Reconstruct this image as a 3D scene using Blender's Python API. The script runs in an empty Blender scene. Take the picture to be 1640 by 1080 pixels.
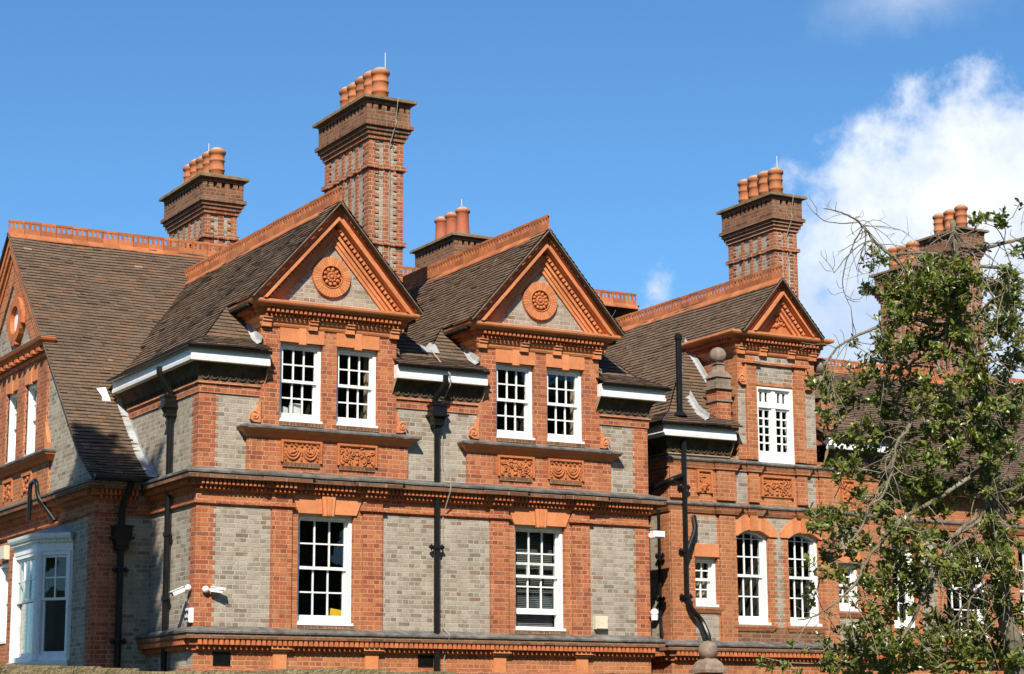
import bpy, bmesh, math, random
from mathutils import Matrix, Vector
rnd = random.Random(7)
R = math.radians
SC = bpy.context.scene
COL = SC.collection

# ------------------------------------------------------------------ camera
cam_d = bpy.data.cameras.new("camera")
cam = bpy.data.objects.new("camera", cam_d)
COL.objects.link(cam)
cam_d.sensor_fit = 'HORIZONTAL'; cam_d.sensor_width = 36.0
cam_d.lens = 3321.68 / 1640 * 36.0
cam_d.clip_start = 0.1; cam_d.clip_end = 6000
RT = Vector((0.86844458, -0.49575714, -0.00537276)); UP = Vector((-0.09001737, -0.16832651, 0.98161248)); FW = Vector((0.48754578, 0.8519924, 0.190809))
CAMPOS = Vector((-12.0006, -31.1263, 1.65))
cam.matrix_world = Matrix(((RT.x, UP.x, -FW.x, CAMPOS.x), (RT.y, UP.y, -FW.y, CAMPOS.y), (RT.z, UP.z, -FW.z, CAMPOS.z), (0, 0, 0, 1)))
SC.camera = cam

# ------------------------------------------------------------------ sun, sky, exposure
SUN_EL, SUN_AZ = 40.0, 214.0           # azimuth clockwise from +Y
SUN_STRENGTH, SKY_STRENGTH, EXPOSURE = 5.1, 0.086, 0.48
sd = Vector((math.sin(R(SUN_AZ)) * math.cos(R(SUN_EL)), math.cos(R(SUN_AZ)) * math.cos(R(SUN_EL)), math.sin(R(SUN_EL))))
sun_d = bpy.data.lights.new("sun", 'SUN'); sun_d.energy = SUN_STRENGTH; sun_d.angle = R(0.5); sun_d.color = (1.0, 0.92, 0.79)
sun = bpy.data.objects.new("sun", sun_d); COL.objects.link(sun)
sun.rotation_euler = sd.to_track_quat('Z', 'Y').to_euler(); sun.location = (0, -20, 60)
SC.view_settings.view_transform = 'Standard'; SC.view_settings.look = 'None'
SC.view_settings.exposure = EXPOSURE; SC.view_settings.gamma = 1.0
world = bpy.data.worlds.new("World"); SC.world = world; world.use_nodes = True

class NT:
    """tiny node-tree helper"""
    def __init__(s, tree): s.t = tree; s.n = tree.nodes; s.l = tree.links
    def new(s, kind, **kw):
        n = s.n.new(kind)
        for k, v in kw.items(): setattr(n, k, v)
        return n
    def set(s, node, sock, v):
        if hasattr(v, 'is_output') or isinstance(v, bpy.types.NodeSocket): s.l.new(v, node.inputs[sock])
        else: node.inputs[sock].default_value = v
    def math(s, op, a, b=None, c=None, clamp=False):
        n = s.new('ShaderNodeMath', operation=op, use_clamp=clamp); s.set(n, 0, a)
        if b is not None: s.set(n, 1, b)
        if c is not None: s.set(n, 2, c)
        return n.outputs[0]
    def mix(s, f, a, b, blend='MIX'):
        n = s.new('ShaderNodeMix', data_type='RGBA', blend_type=blend); s.set(n, 0, f)
        for i, v in ((6, a), (7, b)):
            if isinstance(v, tuple) and len(v) == 3: v = v + (1.0,)
            s.set(n, i, v)
        return n.outputs[2]
    def noise(s, vec, scale, detail=4, rough=.55, dist=0.0, dims='3D'):
        n = s.new('ShaderNodeTexNoise', noise_dimensions=dims); n.inputs['Scale'].default_value = scale
        n.inputs['Detail'].default_value = detail; n.inputs['Roughness'].default_value = rough; n.inputs['Distortion'].default_value = dist
        if vec is not None: s.l.new(vec, n.inputs['Vector'])
        return n.outputs[0]
    def ramp(s, f, stops, interp='LINEAR'):
        n = s.new('ShaderNodeValToRGB'); s.set(n, 0, f); cr = n.color_ramp; cr.interpolation = interp
        while len(cr.elements) < len(stops): cr.elements.new(0.5)
        for e, (p, c) in zip(cr.elements, stops):
            e.position = p; e.color = (c + (1.0,)) if len(c) == 3 else c
        return n.outputs[0]
    def smooth(s, x, lo, hi):
        n = s.new('ShaderNodeMapRange', interpolation_type='SMOOTHSTEP'); s.set(n, 0, x)
        n.inputs[1].default_value = lo; n.inputs[2].default_value = hi
        return n.outputs[0]

def build_world():
    w = NT(world.node_tree); w.n.clear()
    out = w.new('ShaderNodeOutputWorld'); bg = w.new('ShaderNodeBackground')
    sky = w.new('ShaderNodeTexSky', sky_type='NISHITA'); sky.sun_disc = False
    sky.sun_elevation = R(SUN_EL); sky.sun_rotation = R(SUN_AZ); sky.altitude = 50; sky.air_density = 1.0; sky.dust_density = 0.1; sky.ozone_density = 5.0
    tc = w.new('ShaderNodeTexCoord'); d = tc.outputs['Generated']
    sep = w.new('ShaderNodeSeparateXYZ'); w.l.new(d, sep.inputs[0])
    x, y, z = sep.outputs
    az = w.math('MULTIPLY', w.math('ARCTAN2', x, y), 57.29578)
    el = w.math('MULTIPLY', w.math('ARCSINE', z), 57.29578)
    w1 = w.new('ShaderNodeTexNoise'); w1.inputs['Scale'].default_value = 14.0; w1.inputs['Detail'].default_value = 6.0; w1.inputs['Roughness'].default_value = .62; w.l.new(d, w1.inputs['Vector'])
    ws = w.new('ShaderNodeSeparateColor'); w.l.new(w1.outputs['Color'], ws.inputs[0])
    az = w.math('ADD', az, w.math('MULTIPLY', w.math('SUBTRACT', ws.outputs[0], .5), 3.6)); el = w.math('ADD', el, w.math('MULTIPLY', w.math('SUBTRACT', ws.outputs[1], .5), 3.0))
    nA = w.noise(d, 8.0, 10, .60, .1); nB = w.noise(d, 28.0, 10, .62, .15); nC = w.noise(d, 11.0, 6, .6, .3)
    nz = w.math('ADD', w.math('MULTIPLY', w.math('SUBTRACT', nA, .5), 1.6), w.math('MULTIPLY', w.math('SUBTRACT', nB, .5), 1.35))
    def blob(a0, e0, ra, re):
        da = w.math('DIVIDE', w.math('SUBTRACT', az, a0), ra); de = w.math('DIVIDE', w.math('SUBTRACT', el, e0), re)
        r = w.math('SQRT', w.math('ADD', w.math('MULTIPLY', da, da), w.math('MULTIPLY', de, de)))
        return w.math('SUBTRACT', 1.0, r)
    big = w.math('MULTIPLY', blob(46.2, 12.8, 9.4, 4.85), 2.3)
    low = w.math('MULTIPLY', blob(42.6, 9.8, 6.8, 4.8), 1.7)
    wisp = w.math('MULTIPLY', blob(33.6, 12.2, .7, .7), .56)
    top = w.math('SUBTRACT', w.math('MULTIPLY', blob(41.0, 20.2, 3.4, 1.2), .35), .08)
    far = w.math('MULTIPLY', w.math('SUBTRACT', w.noise(d, 2.3, 5, .55), .62), 3.0)       # clouds over the rest of the sky, away from the view
    away = w.smooth(w.math('ABSOLUTE', w.math('SUBTRACT', az, 27.0)), 30.0, 60.0)
    far = w.math('SUBTRACT', w.math('MULTIPLY', w.math('ADD', far, 1.0), away), 1.0)
    m = w.math('MAXIMUM', big, low)
    m = w.math('MAXIMUM', m, w.math('MAXIMUM', wisp, far))
    mm = w.math('ADD', m, nz)
    dens = w.math('MULTIPLY', w.math('ADD', w.math('MULTIPLY', w.smooth(mm, -.1, .42), .74), w.math('MULTIPLY', w.smooth(mm, .25, .9), .26)), .96)
    veil = w.math('MULTIPLY', w.smooth(w.math('ADD', blob(41.3, 19.9, 4.2, 1.5), w.math('MULTIPLY', w.math('SUBTRACT', nA, .5), 1.4)), .1, 1.2), .34)
    dens = w.math('MAXIMUM', dens, veil)
    shade = w.math('ADD', w.math('MULTIPLY', w.smooth(w.math('ADD', nC, w.math('MULTIPLY', w.math('SUBTRACT', el, 13.0), .06)), .35, .72), .75), w.math('MULTIPLY', w.smooth(nB, .35, .65), .25))
    low_r = w.smooth(w.math('SUBTRACT', w.math('MULTIPLY', w.math('SUBTRACT', az, 41.0), .35), w.math('MULTIPLY', w.math('SUBTRACT', el, 14.5), .55)), .2, 2.2)
    cl = w.mix(w.math('MULTIPLY', shade, w.math('SUBTRACT', 1.0, w.math('MULTIPLY', low_r, .6))), (6.0, 6.8, 8.1), (9.4, 9.6, 9.9))
    c = w.mix(dens, w.mix(1.0, sky.outputs[0], (.70, 1.03, 1.20), 'MULTIPLY'), cl)
    w.l.new(c, bg.inputs[0]); bg.inputs[1].default_value = SKY_STRENGTH
    w.l.new(bg.outputs[0], out.inputs[0])
build_world()

# ------------------------------------------------------------------ materials
def new_mat(name):
    m = bpy.data.materials.new(name); m.use_nodes = True
    t = NT(m.node_tree); b = t.n.get('Principled BSDF')
    return m, t, b
def bump(t, b, height, dist, strength=1.0):
    n = t.new('ShaderNodeBump'); n.inputs['Strength'].default_value = strength; n.inputs['Distance'].default_value = dist
    t.l.new(height, n.inputs['Height']); t.l.new(n.outputs[0], b.inputs['Normal'])

def brick_mat(name, stops, mortar, stain=(.05, .04, .03), stain_amt=.35, msize=.0072, rough=.88, stain_scale=.7, smear=.2):
    m, t, b = new_mat(name)
    uvn = t.new('ShaderNodeUVMap'); uv = uvn.outputs[0]
    wob = t.new('ShaderNodeTexNoise'); wob.inputs['Scale'].default_value = 3.0; t.l.new(uv, wob.inputs['Vector'])
    vm = t.new('ShaderNodeVectorMath', operation='MULTIPLY_ADD'); t.l.new(wob.outputs['Color'], vm.inputs[0]); vm.inputs[1].default_value = (.012, .012, 0); t.l.new(uv, vm.inputs[2])
    bt = t.new('ShaderNodeTexBrick'); bt.offset = .25; bt.offset_frequency = 2; bt.squash = .5; bt.squash_frequency = 2
    t.l.new(vm.outputs[0], bt.inputs['Vector'])
    bt.inputs['Color1'].default_value = (0, 0, 0, 1); bt.inputs['Color2'].default_value = (1, 1, 1, 1); bt.inputs['Mortar'].default_value = (.5, .5, .5, 1)
    bt.inputs['Scale'].default_value = 1.0; bt.inputs['Mortar Size'].default_value = msize; bt.inputs['Mortar Smooth'].default_value = .3; bt.inputs['Bias'].default_value = 0.0
    bt.inputs['Brick Width'].default_value = .225; bt.inputs['Row Height'].default_value = .075
    geo = t.new('ShaderNodeTexCoord'); ob = geo.outputs['Object']
    fine = t.noise(ob, 34.0, 4, .7); mid = t.noise(ob, 5.0, 5, .6); big = t.noise(ob, stain_scale, 5, .6)
    col = t.ramp(bt.outputs['Color'], stops)
    col = t.mix(t.smooth(fine, .3, .75), col, t.mix(1.0, col, (.62, .6, .58), 'MULTIPLY'))
    col = t.mix(t.math('MULTIPLY', t.smooth(mid, .5, .72), .35), col, t.mix(1.0, col, (.7, .68, .66), 'MULTIPLY'))
    mo = t.mix(t.smooth(mid, .35, .65), mortar, tuple(c * .72 for c in mortar))
    col = t.mix(bt.outputs['Fac'], col, mo)
    col = t.mix(t.math('MULTIPLY', t.smooth(big, .5, .78), stain_amt), col, stain)
    mp = t.new('ShaderNodeMapping'); mp.inputs['Scale'].default_value = (3.2, 3.2, .35); t.l.new(ob, mp.inputs['Vector'])
    stk = t.noise(mp.outputs[0], 1.6, 5, .62)
    col = t.mix(t.math('MULTIPLY', t.smooth(stk, .54, .74), stain_amt * .9), col, stain)
    lite = t.noise(ob, 1.7, 6, .68, .4)
    col = t.mix(t.math('MULTIPLY', t.smooth(lite, .52, .72), smear), col, mortar)
    t.l.new(col, b.inputs['Base Color']); b.inputs['Roughness'].default_value = rough
    b.inputs['Specular IOR Level'].default_value = .2
    h = t.math('ADD', t.math('MULTIPLY', t.math('SUBTRACT', 1.0, bt.outputs['Fac']), 1.0), t.math('MULTIPLY', fine, .5))
    bump(t, b, h, .006)
    return m

def noise_mat(name, c1, c2, scale=8.0, rough=.8, bumpd=.003, c3=None, island=0.0, spec=.3, detail=5, obj=0.0):
    m, t, b = new_mat(name)
    g = t.new('ShaderNodeTexCoord'); ob = g.outputs['Object']
    n = t.noise(ob, scale, detail, .62); n2 = t.noise(ob, scale * 5.3, 4, .65)
    col = t.mix(t.smooth(n, .32, .68), c1, c2)
    col = t.mix(t.math('MULTIPLY', t.smooth(n2, .45, .75), .4), col, t.mix(1.0, col, (.6, .58, .55), 'MULTIPLY'))
    if c3: col = t.mix(t.math('MULTIPLY', t.smooth(t.noise(ob, scale * .33, 5, .6), .55, .75), .75), col, c3)
    if island:
        gi = t.new('ShaderNodeNewGeometry')
        v = t.math('ADD', 1.0 - island / 2, t.math('MULTIPLY', gi.outputs['Random Per Island'], island))
        cc = t.new('ShaderNodeCombineColor'); [t.l.new(v, cc.inputs[i]) for i in range(3)]
        col = t.mix(1.0, col, cc.outputs[0], 'MULTIPLY')
    if obj:
        oi = t.new('ShaderNodeObjectInfo'); col = t.mix(t.math('MULTIPLY', oi.outputs['Random'], obj), col, t.mix(1.0, col, (.45, .52, .55), 'MULTIPLY'))
    t.l.new(col, b.inputs['Base Color']); b.inputs['Roughness'].default_value = rough; b.inputs['Specular IOR Level'].default_value = spec
    if bumpd: bump(t, b, t.math('ADD', n2, t.math('MULTIPLY', n, .5)), bumpd)
    return m

def tile_mat():
    m, t, b = new_mat('clay_roof_tile')
    g = t.new('ShaderNodeTexCoord'); ob = g.outputs['Object']; gi = t.new('ShaderNodeNewGeometry')
    rv = gi.outputs['Random Per Island']
    col = t.ramp(rv, [(0.0, (.115, .077, .052)), (.35, (.142, .095, .063)), (.8, (.158, .104, .068)), (.96, (.18, .108, .066)), (.990, (.20, .10, .055)), (.996, (.22, .11, .06)), (1.0, (.36, .24, .15))])
    n = t.noise(ob, 1.1, 6, .62); n2 = t.noise(ob, 14.0, 5, .7); n3 = t.noise(ob, .6, 6, .65, .5)
    col = t.mix(t.math('MULTIPLY', t.smooth(n, .48, .7), .5), col, (.088, .074, .054))
    col = t.mix(t.math('MULTIPLY', t.smooth(n3, .56, .74), .38), col, (.20, .110, .066))
    spk = t.math('MULTIPLY', t.smooth(n2, .58, .75), .55)
    col = t.mix(spk, col, (.19, .165, .115))
    n4 = t.noise(ob, 3.3, 7, .72)
    col = t.mix(t.math('MULTIPLY', t.smooth(n4, .6, .72), .4), col, (.16, .15, .09))
    t.l.new(col, b.inputs['Base Color']); b.inputs['Roughness'].default_value = .85; b.inputs['Specular IOR Level'].default_value = .2
    bump(t, b, n2, .004)
    return m

def glass_mat():
    m, t, b = new_mat('window_glass')
    out = t.n.get('Material Output'); t.n.remove(b)
    tr = t.new('ShaderNodeBsdfTransparent'); tr.inputs[0].default_value = (.93, .95, .94, 1)
    gl = t.new('ShaderNodeBsdfGlossy'); gl.inputs['Roughness'].default_value = .015; gl.inputs[0].default_value = (1, 1, 1, 1)
    lw = t.new('ShaderNodeLayerWeight'); lw.inputs[0].default_value = .5
    fr = t.math('MULTIPLY_ADD', t.math('POWER', lw.outputs['Facing'], 5.0), .95, .028)
    g = t.new('ShaderNodeTexCoord')
    bm_ = t.new('ShaderNodeBump'); bm_.inputs['Distance'].default_value = .004; bm_.inputs['Strength'].default_value = .35
    t.l.new(t.noise(g.outputs['Object'], 2.6, 2, .5), bm_.inputs['Height']); t.l.new(bm_.outputs[0], gl.inputs['Normal'])
    mx = t.new('ShaderNodeMixShader'); t.l.new(fr, mx.inputs[0]); t.l.new(tr.outputs[0], mx.inputs[1]); t.l.new(gl.outputs[0], mx.inputs[2])
    t.l.new(mx.outputs[0], out.inputs[0])
    return m

def leaf_mat(name, a, bcol, c, trans=.22):
    m, t, b = new_mat(name)
    gi = t.new('ShaderNodeNewGeometry')
    col = t.ramp(gi.outputs['Random Per Island'], [(0, a), (.5, bcol), (.86, bcol), (1, c)])
    t.l.new(col, b.inputs['Base Color']); b.inputs['Roughness'].default_value = .3; b.inputs['Specular IOR Level'].default_value = .5
    out = t.n.get('Material Output')
    tl = t.new('ShaderNodeBsdfTranslucent'); t.l.new(t.mix(1.0, col, (1.5, 1.6, .5), 'MULTIPLY'), tl.inputs[0])
    mx = t.new('ShaderNodeMixShader'); mx.inputs[0].default_value = trans
    t.l.new(b.outputs[0], mx.inputs[1]); t.l.new(tl.outputs[0], mx.inputs[2]); t.l.new(mx.outputs[0], out.inputs[0])
    return m

MT = {}
MT['red'] = brick_mat('red_brick', [(0, (.28, .080, .040)), (.3, (.41, .118, .052)), (.65, (.485, .155, .066)), (.9, (.54, .205, .088)), (1, (.26, .095, .060))], (.56, .31, .19), stain=(.13, .058, .036), stain_amt=.42)
MT['orange'] = brick_mat('orange_brick', [(0, (.34, .115, .050)), (.4, (.48, .168, .068)), (.75, (.53, .205, .085)), (1, (.38, .12, .055))], (.58, .33, .19), stain=(.16, .075, .046), stain_amt=.38, msize=.007)
MT['grey'] = brick_mat('silver_grey_brick', [(0, (.205, .165, .128)), (.13, (.315, .266, .208)), (.5, (.395, .343, .276)), (.84, (.455, .403, .332)), (.94, (.31, .24, .178)), (1, (.28, .16, .11))], (.50, .443, .358), stain=(.235, .20, .155), stain_amt=.5, msize=.0085, smear=.5)
MT['soot'] = brick_mat('sooty_brown_brick', [(0, (.14, .066, .042)), (.45, (.24, .106, .058)), (.8, (.31, .13, .064)), (1, (.19, .12, .08))], (.34, .235, .15), stain=(.06, .046, .033), stain_amt=.45)
MT['chim'] = brick_mat('chimney_red_brick', [(0, (.25, .076, .038)), (.4, (.38, .116, .052)), (.8, (.45, .155, .066)), (1, (.24, .10, .06))], (.52, .38, .26), stain=(.13, .07, .045), stain_amt=.35)
MT['terra'] = noise_mat('terracotta', (.53, .19, .078), (.59, .23, .094), 3.0, .8, .004, (.39, .135, .064), island=.32)
MT['terra_red'] = noise_mat('red_terracotta', (.45, .13, .048), (.52, .165, .058), 4.0, .8, .004, (.29, .092, .044), island=.3)
MT['carve'] = noise_mat('carved_terracotta', (.44, .145, .052), (.50, .175, .062), 7.0, .82, .006, (.30, .10, .045))
MT['tile'] = tile_mat()
MT['tile_edge'] = noise_mat('tile_edge', (.034, .024, .017), (.055, .039, .028), 9.0, .95, 0)
MT['ridge'] = noise_mat('ridge_tile', (.36, .120, .048), (.43, .155, .062), 5.0, .8, .003, (.23, .11, .06), island=.45)
MT['lead'] = noise_mat('lead', (.30, .305, .31), (.44, .445, .44), 6.0, .6, .004, (.20, .195, .18))
MT['lead_dark'] = noise_mat('weathered_lead', (.085, .080, .074), (.19, .18, .165), 5.0, .6, .006, (.30, .28, .25))
MT['white'] = noise_mat('white_paint', (.78, .78, .765), (.83, .83, .82), 3.0, .42, .0008, (.68, .66, .61))
MT['black'] = noise_mat('black_iron_paint', (.006, .006, .006), (.011, .010, .010), 5.0, .3, .001, spec=.35)
MT['verge'] = noise_mat('tile_undercloak', (.12, .095, .07), (.19, .16, .125), 8.0, .92, .004)
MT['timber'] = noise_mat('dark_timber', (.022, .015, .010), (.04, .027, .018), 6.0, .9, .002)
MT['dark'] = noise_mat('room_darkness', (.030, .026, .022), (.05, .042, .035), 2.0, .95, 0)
MT['blind'] = noise_mat('dark_blind', (.10, .10, .10), (.13, .13, .13), 3.0, .6, 0)
MT['cove'] = noise_mat('shaded_sooty_plaster', (.050, .034, .020), (.105, .075, .044), 7.0, .9, .008, (.035, .026, .018))  # buff plaster, darkened for soot and for the shade under the eaves
MT['buff'] = noise_mat('buff_plaster', (.33, .245, .14), (.42, .32, .19), 8.0, .9, .006, (.18, .13, .08))
MT['stone'] = noise_mat('weathered_stone', (.20, .15, .115), (.31, .235, .18), 9.0, .92, .014, (.11, .085, .06))
MT['capstone'] = noise_mat('mossy_capstone', (.17, .12, .065), (.27, .19, .10), 6.0, .92, .01, (.075, .06, .035))
MT['pot'] = noise_mat('chimney_pot_clay', (.40, .135, .055), (.48, .175, .072), 4.0, .78, .003, (.20, .10, .06), obj=.6)
MT['pot_red'] = noise_mat('plain_red_pot_clay', (.36, .10, .052), (.42, .13, .065), 4.0, .7, .001, (.29, .09, .05))
MT['mortarcap'] = noise_mat('mortar_flaunching', (.34, .23, .15), (.46, .34, .24), 9.0, .9, .006)
MT['glass'] = glass_mat()
MT['metal'] = noise_mat('galvanised_rod', (.62, .62, .62), (.72, .72, .72), 4.0, .4, 0)
MT['cream'] = noise_mat('cream_plastic', (.62, .56, .42), (.68, .62, .47), 3.0, .5, 0)
MT['plastic'] = noise_mat('white_plastic', (.74, .73, .70), (.80, .79, .77), 4.0, .4, 0)
MT['cable'] = noise_mat('grey_cable', (.30, .27, .22), (.36, .33, .27), 4.0, .6, 0)
MT['bark'] = noise_mat('grey_bark', (.13, .11, .075), (.24, .205, .15), 7.0, .95, .014, (.36, .33, .27))
MT['twig'] = noise_mat('pale_twig_bark', (.20, .165, .115), (.32, .27, .20), 9.0, .9, .003)
MT['leaf'] = leaf_mat('glossy_leaf', (.055, .088, .018), (.155, .185, .038), (.38, .32, .07))
MT['leaf2'] = leaf_mat('roadside_leaf', (.03, .06, .015), (.055, .10, .02), (.10, .12, .03), .08)
MT['mosswall'] = noise_mat('mossy_wall_render', (.20, .16, .085), (.31, .25, .14), 7.0, .95, .03, (.10, .095, .04))
MT['ground'] = noise_mat('lawn_ground', (.035, .05, .018), (.06, .075, .028), 3.0, .95, .01, (.09, .08, .05))
MT['yellow'] = noise_mat('yellow_card', (.75, .45, .02), (.8, .5, .03), 3.0, .6, 0)
MT['curtain'] = noise_mat('tan_curtain', (.26, .19, .12), (.34, .26, .17), 3.0, .9, 0)
MT['paper'] = noise_mat('white_paper', (.75, .75, .73), (.8, .8, .78), 3.0, .6, 0)

# ------------------------------------------------------------------ mesh builder
class MB:
    def __init__(s): s.v = []; s.f = []; s.m = []; s.uv = []
    def face(s, pts, mat=0, uv=None):
        i = len(s.v); s.v += [tuple(p) for p in pts]; s.f.append(tuple(range(i, i + len(pts)))); s.m.append(mat); s.uv.append(uv)
    def mesh(s, vs, fs, mat=0):
        i = len(s.v); s.v += [tuple(p) for p in vs]
        for f in fs: s.f.append(tuple(i + k for k in f)); s.m.append(mat); s.uv.append(None)
    def box(s, x0, x1, y0, y1, z0, z1, mat=0):
        v = [(x0, y0, z0), (x1, y0, z0), (x1, y1, z0), (x0, y1, z0), (x0, y0, z1), (x1, y0, z1), (x1, y1, z1), (x0, y1, z1)]
        s.mesh(v, [(0, 3, 2, 1), (4, 5, 6, 7), (0, 1, 5, 4), (1, 2, 6, 5), (2, 3, 7, 6), (3, 0, 4, 7)], mat)
    def obox(s, c, ax, ay, az, hx, hy, hz, mat=0):
        """oriented box: centre, three axes, half sizes"""
        c = Vector(c); ax, ay, az = Vector(ax).normalized() * hx, Vector(ay).normalized() * hy, Vector(az).normalized() * hz
        v = [c + ax * i + ay * j + az * k for k in (-1, 1) for (i, j) in ((-1, -1), (1, -1), (1, 1), (-1, 1))]
        s.mesh(v, [(0, 3, 2, 1), (4, 5, 6, 7), (0, 1, 5, 4), (1, 2, 6, 5), (2, 3, 7, 6), (3, 0, 4, 7)], mat)
    def prism_xz(s, poly, y0, y1, mat=0, side=None):
        """polygon in (x,z), counter-clockwise seen from -Y, pulled from y0 (front) to y1"""
        n = len(poly); side = mat if side is None else side
        s.face([(x, y0, z) for x, z in poly], mat); s.face([(x, y1, z) for x, z in reversed(poly)], mat)
        for i in range(n):
            a, b = poly[i], poly[(i + 1) % n]
            s.face([(a[0], y0, a[1]), (a[0], y1, a[1]), (b[0], y1, b[1]), (b[0], y0, b[1])], side)
    def tube(s, pts, rad, n=8, mat=0, caps=True):
        pts = [Vector(p) for p in pts]; N = len(pts)
        if not hasattr(rad, '__len__'): rad = [rad] * N
        t0 = (pts[1] - pts[0]).normalized(); ref = Vector((0, 0, 1)) if abs(t0.z) < .9 else Vector((1, 0, 0))
        nrm = t0.cross(ref).normalized(); rings = []; base = len(s.v)
        for i in range(N):
            a = pts[max(0, i - 1)]; b = pts[min(N - 1, i + 1)]; t = (b - a)
            t = t.normalized() if t.length > 1e-9 else t0
            nrm = (nrm - t * nrm.dot(t)); nrm = nrm.normalized() if nrm.length > 1e-6 else t.orthogonal().normalized()
            bn = t.cross(nrm)
            s.v += [tuple(pts[i] + (nrm * math.cos(2 * math.pi * k / n) + bn * math.sin(2 * math.pi * k / n)) * rad[i]) for k in range(n)]
        for i in range(N - 1):
            for k in range(n):
                a = base + i * n + k; b = base + i * n + (k + 1) % n
                s.f.append((a, b, b + n, a + n)); s.m.append(mat); s.uv.append(None)
        if caps:
            for i, rev in ((0, True), (N - 1, False)):
                f = [base + i * n + k for k in range(n)]; s.f.append(tuple(reversed(f) if rev else f)); s.m.append(mat); s.uv.append(None)
    def lathe(s, prof, c=(0, 0, 0), n=16, mat=0, mats=None):
        base = len(s.v)
        for r, z in prof: s.v += [(c[0] + r * math.cos(2 * math.pi * k / n), c[1] + r * math.sin(2 * math.pi * k / n), c[2] + z) for k in range(n)]
        for i in range(len(prof) - 1):
            for k in range(n):
                a = base + i * n + k; b = base + i * n + (k + 1) % n
                s.f.append((a, b, b + n, a + n)); s.m.append(mats[i] if mats else mat); s.uv.append(None)
        for i in (0, len(prof) - 1):
            s.f.append(tuple(base + i * n + k for k in range(n))); s.m.append(mats[min(i, len(mats) - 1)] if mats else mat); s.uv.append(None)
    def blob(s, c, rx, ry, rz, mat=0, nu=8, nv=5):
        base = len(s.v); c = Vector(c)
        for j in range(nv + 1):
            th = math.pi * j / nv
            for i in range(nu):
                ph = 2 * math.pi * i / nu
                s.v.append((c.x + rx * math.sin(th) * math.cos(ph), c.y + ry * math.sin(th) * math.sin(ph), c.z + rz * math.cos(th)))
        for j in range(nv):
            for i in range(nu):
                a = base + j * nu + i; b = base + j * nu + (i + 1) % nu
                s.f.append((a, b, b + nu, a + nu)); s.m.append(mat); s.uv.append(None)
    def sweep(s, path, prof, mats, cap=True):
        """profile [(out,z)...] swept along a plan path; outwards is the right of the path"""
        P = [Vector((p[0], p[1])) for p in path]; n = len(P)
        dirs = [(P[i + 1] - P[i]).normalized() for i in range(n - 1)]; nr = [Vector((d.y, -d.x)) for d in dirs]
        off = []
        for i in range(n):
            a = nr[max(0, i - 1)]; b = nr[min(n - 2, i)]
            off.append((a + b) / (1 + a.dot(b)))
        L = [0.0]
        for i in range(n - 1): L.append(L[-1] + (P[i + 1] - P[i]).length)
        S = [0.0]
        for j in range(len(prof) - 1): S.append(S[-1] + math.hypot(prof[j + 1][0] - prof[j][0], prof[j + 1][1] - prof[j][1]))
        pt = lambda i, j: (P[i].x + off[i].x * prof[j][0], P[i].y + off[i].y * prof[j][0], prof[j][1])
        for i in range(n - 1):
            for j in range(len(prof) - 1):
                vert = abs(prof[j + 1][0] - prof[j][0]) < .4 * abs(prof[j + 1][1] - prof[j][1])
                w = (prof[j][1], prof[j + 1][1]) if vert else (S[j], S[j + 1])
                s.face([pt(i, j), pt(i + 1, j), pt(i + 1, j + 1), pt(i, j + 1)], mats[j] if hasattr(mats, '__len__') else mats,
                       [(L[i], w[0]), (L[i + 1], w[0]), (L[i + 1], w[1]), (L[i], w[1])])
        if cap:
            m0 = mats[0] if hasattr(mats, '__len__') else mats
            s.face([pt(0, j) for j in range(len(prof))], m0); s.face([pt(n - 1, j) for j in reversed(range(len(prof)))], m0)
    def dentils(s, path, o0, o1, z0, z1, w, gap, mat=0, slant=0.0):
        for (a, b) in zip(path[:-1], path[1:]):
            a = Vector(a); b = Vector(b); d = b - a; L = d.length; d.normalize(); nrm = Vector((d.y, -d.x))
            k = max(1, int((L - gap) / (w + gap))); pitch = L / k
            for i in range(k):
                c = a + d * ((i + .5) * pitch) + nrm * ((o0 + o1) / 2)
                s.obox((c.x, c.y, (z0 + z1) / 2), (d.x, d.y, 0), (nrm.x, nrm.y, 0), (0, 0, 1), w / 2, (o1 - o0) / 2, (z1 - z0) / 2, mat)
    def build(s, name, mats, parent=None, M=None, smooth=False, autosmooth=None):
        me = bpy.data.meshes.new(name); me.from_pydata(s.v, [], s.f)
        if not isinstance(mats, (list, tuple)): mats = [mats]
        for m in mats: me.materials.append(m)
        me.polygons.foreach_set('material_index', s.m)
        ul = me.uv_layers.new(name='UVMap'); data = [0.0] * (2 * len(me.loops))
        V = s.v
        for p, f, uv in zip(me.polygons, s.f, s.uv):
            ls = p.loop_start
            if uv:
                for k, (u, w) in enumerate(uv): data[2 * (ls + k)] = u; data[2 * (ls + k) + 1] = w
            else:
                nx, ny, nz = (abs(c) for c in p.normal)
                for k, vi in enumerate(f):
                    x, y, z = V[vi]
                    if nz > .8: u, w = x, y
                    elif ny >= nx: u, w = x, z
                    else: u, w = y, z
                    data[2 * (ls + k)] = u; data[2 * (ls + k) + 1] = w
        ul.data.foreach_set('uv', data)
        if smooth: me.polygons.foreach_set('use_smooth', [True] * len(me.polygons))
        if M is not None: me.transform(M)
        me.update()
        o = bpy.data.objects.new(name, me); COL.objects.link(o)
        if parent is not None: o.parent = parent
        return o

def tag(o, label=None, cat=None, group=None, kind=None):
    for k, v in (('label', label), ('category', cat), ('group', group), ('kind', kind)):
        if v: o[k] = v
    return o
def empty(name, loc=(0, 0, 0)):
    o = bpy.data.objects.new(name, None); o.location = loc; COL.objects.link(o); return o
def rotz(deg, loc=(0, 0, 0)): return Matrix.Translation(Vector(loc)) @ Matrix.Rotation(R(deg), 4, 'Z')

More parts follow.
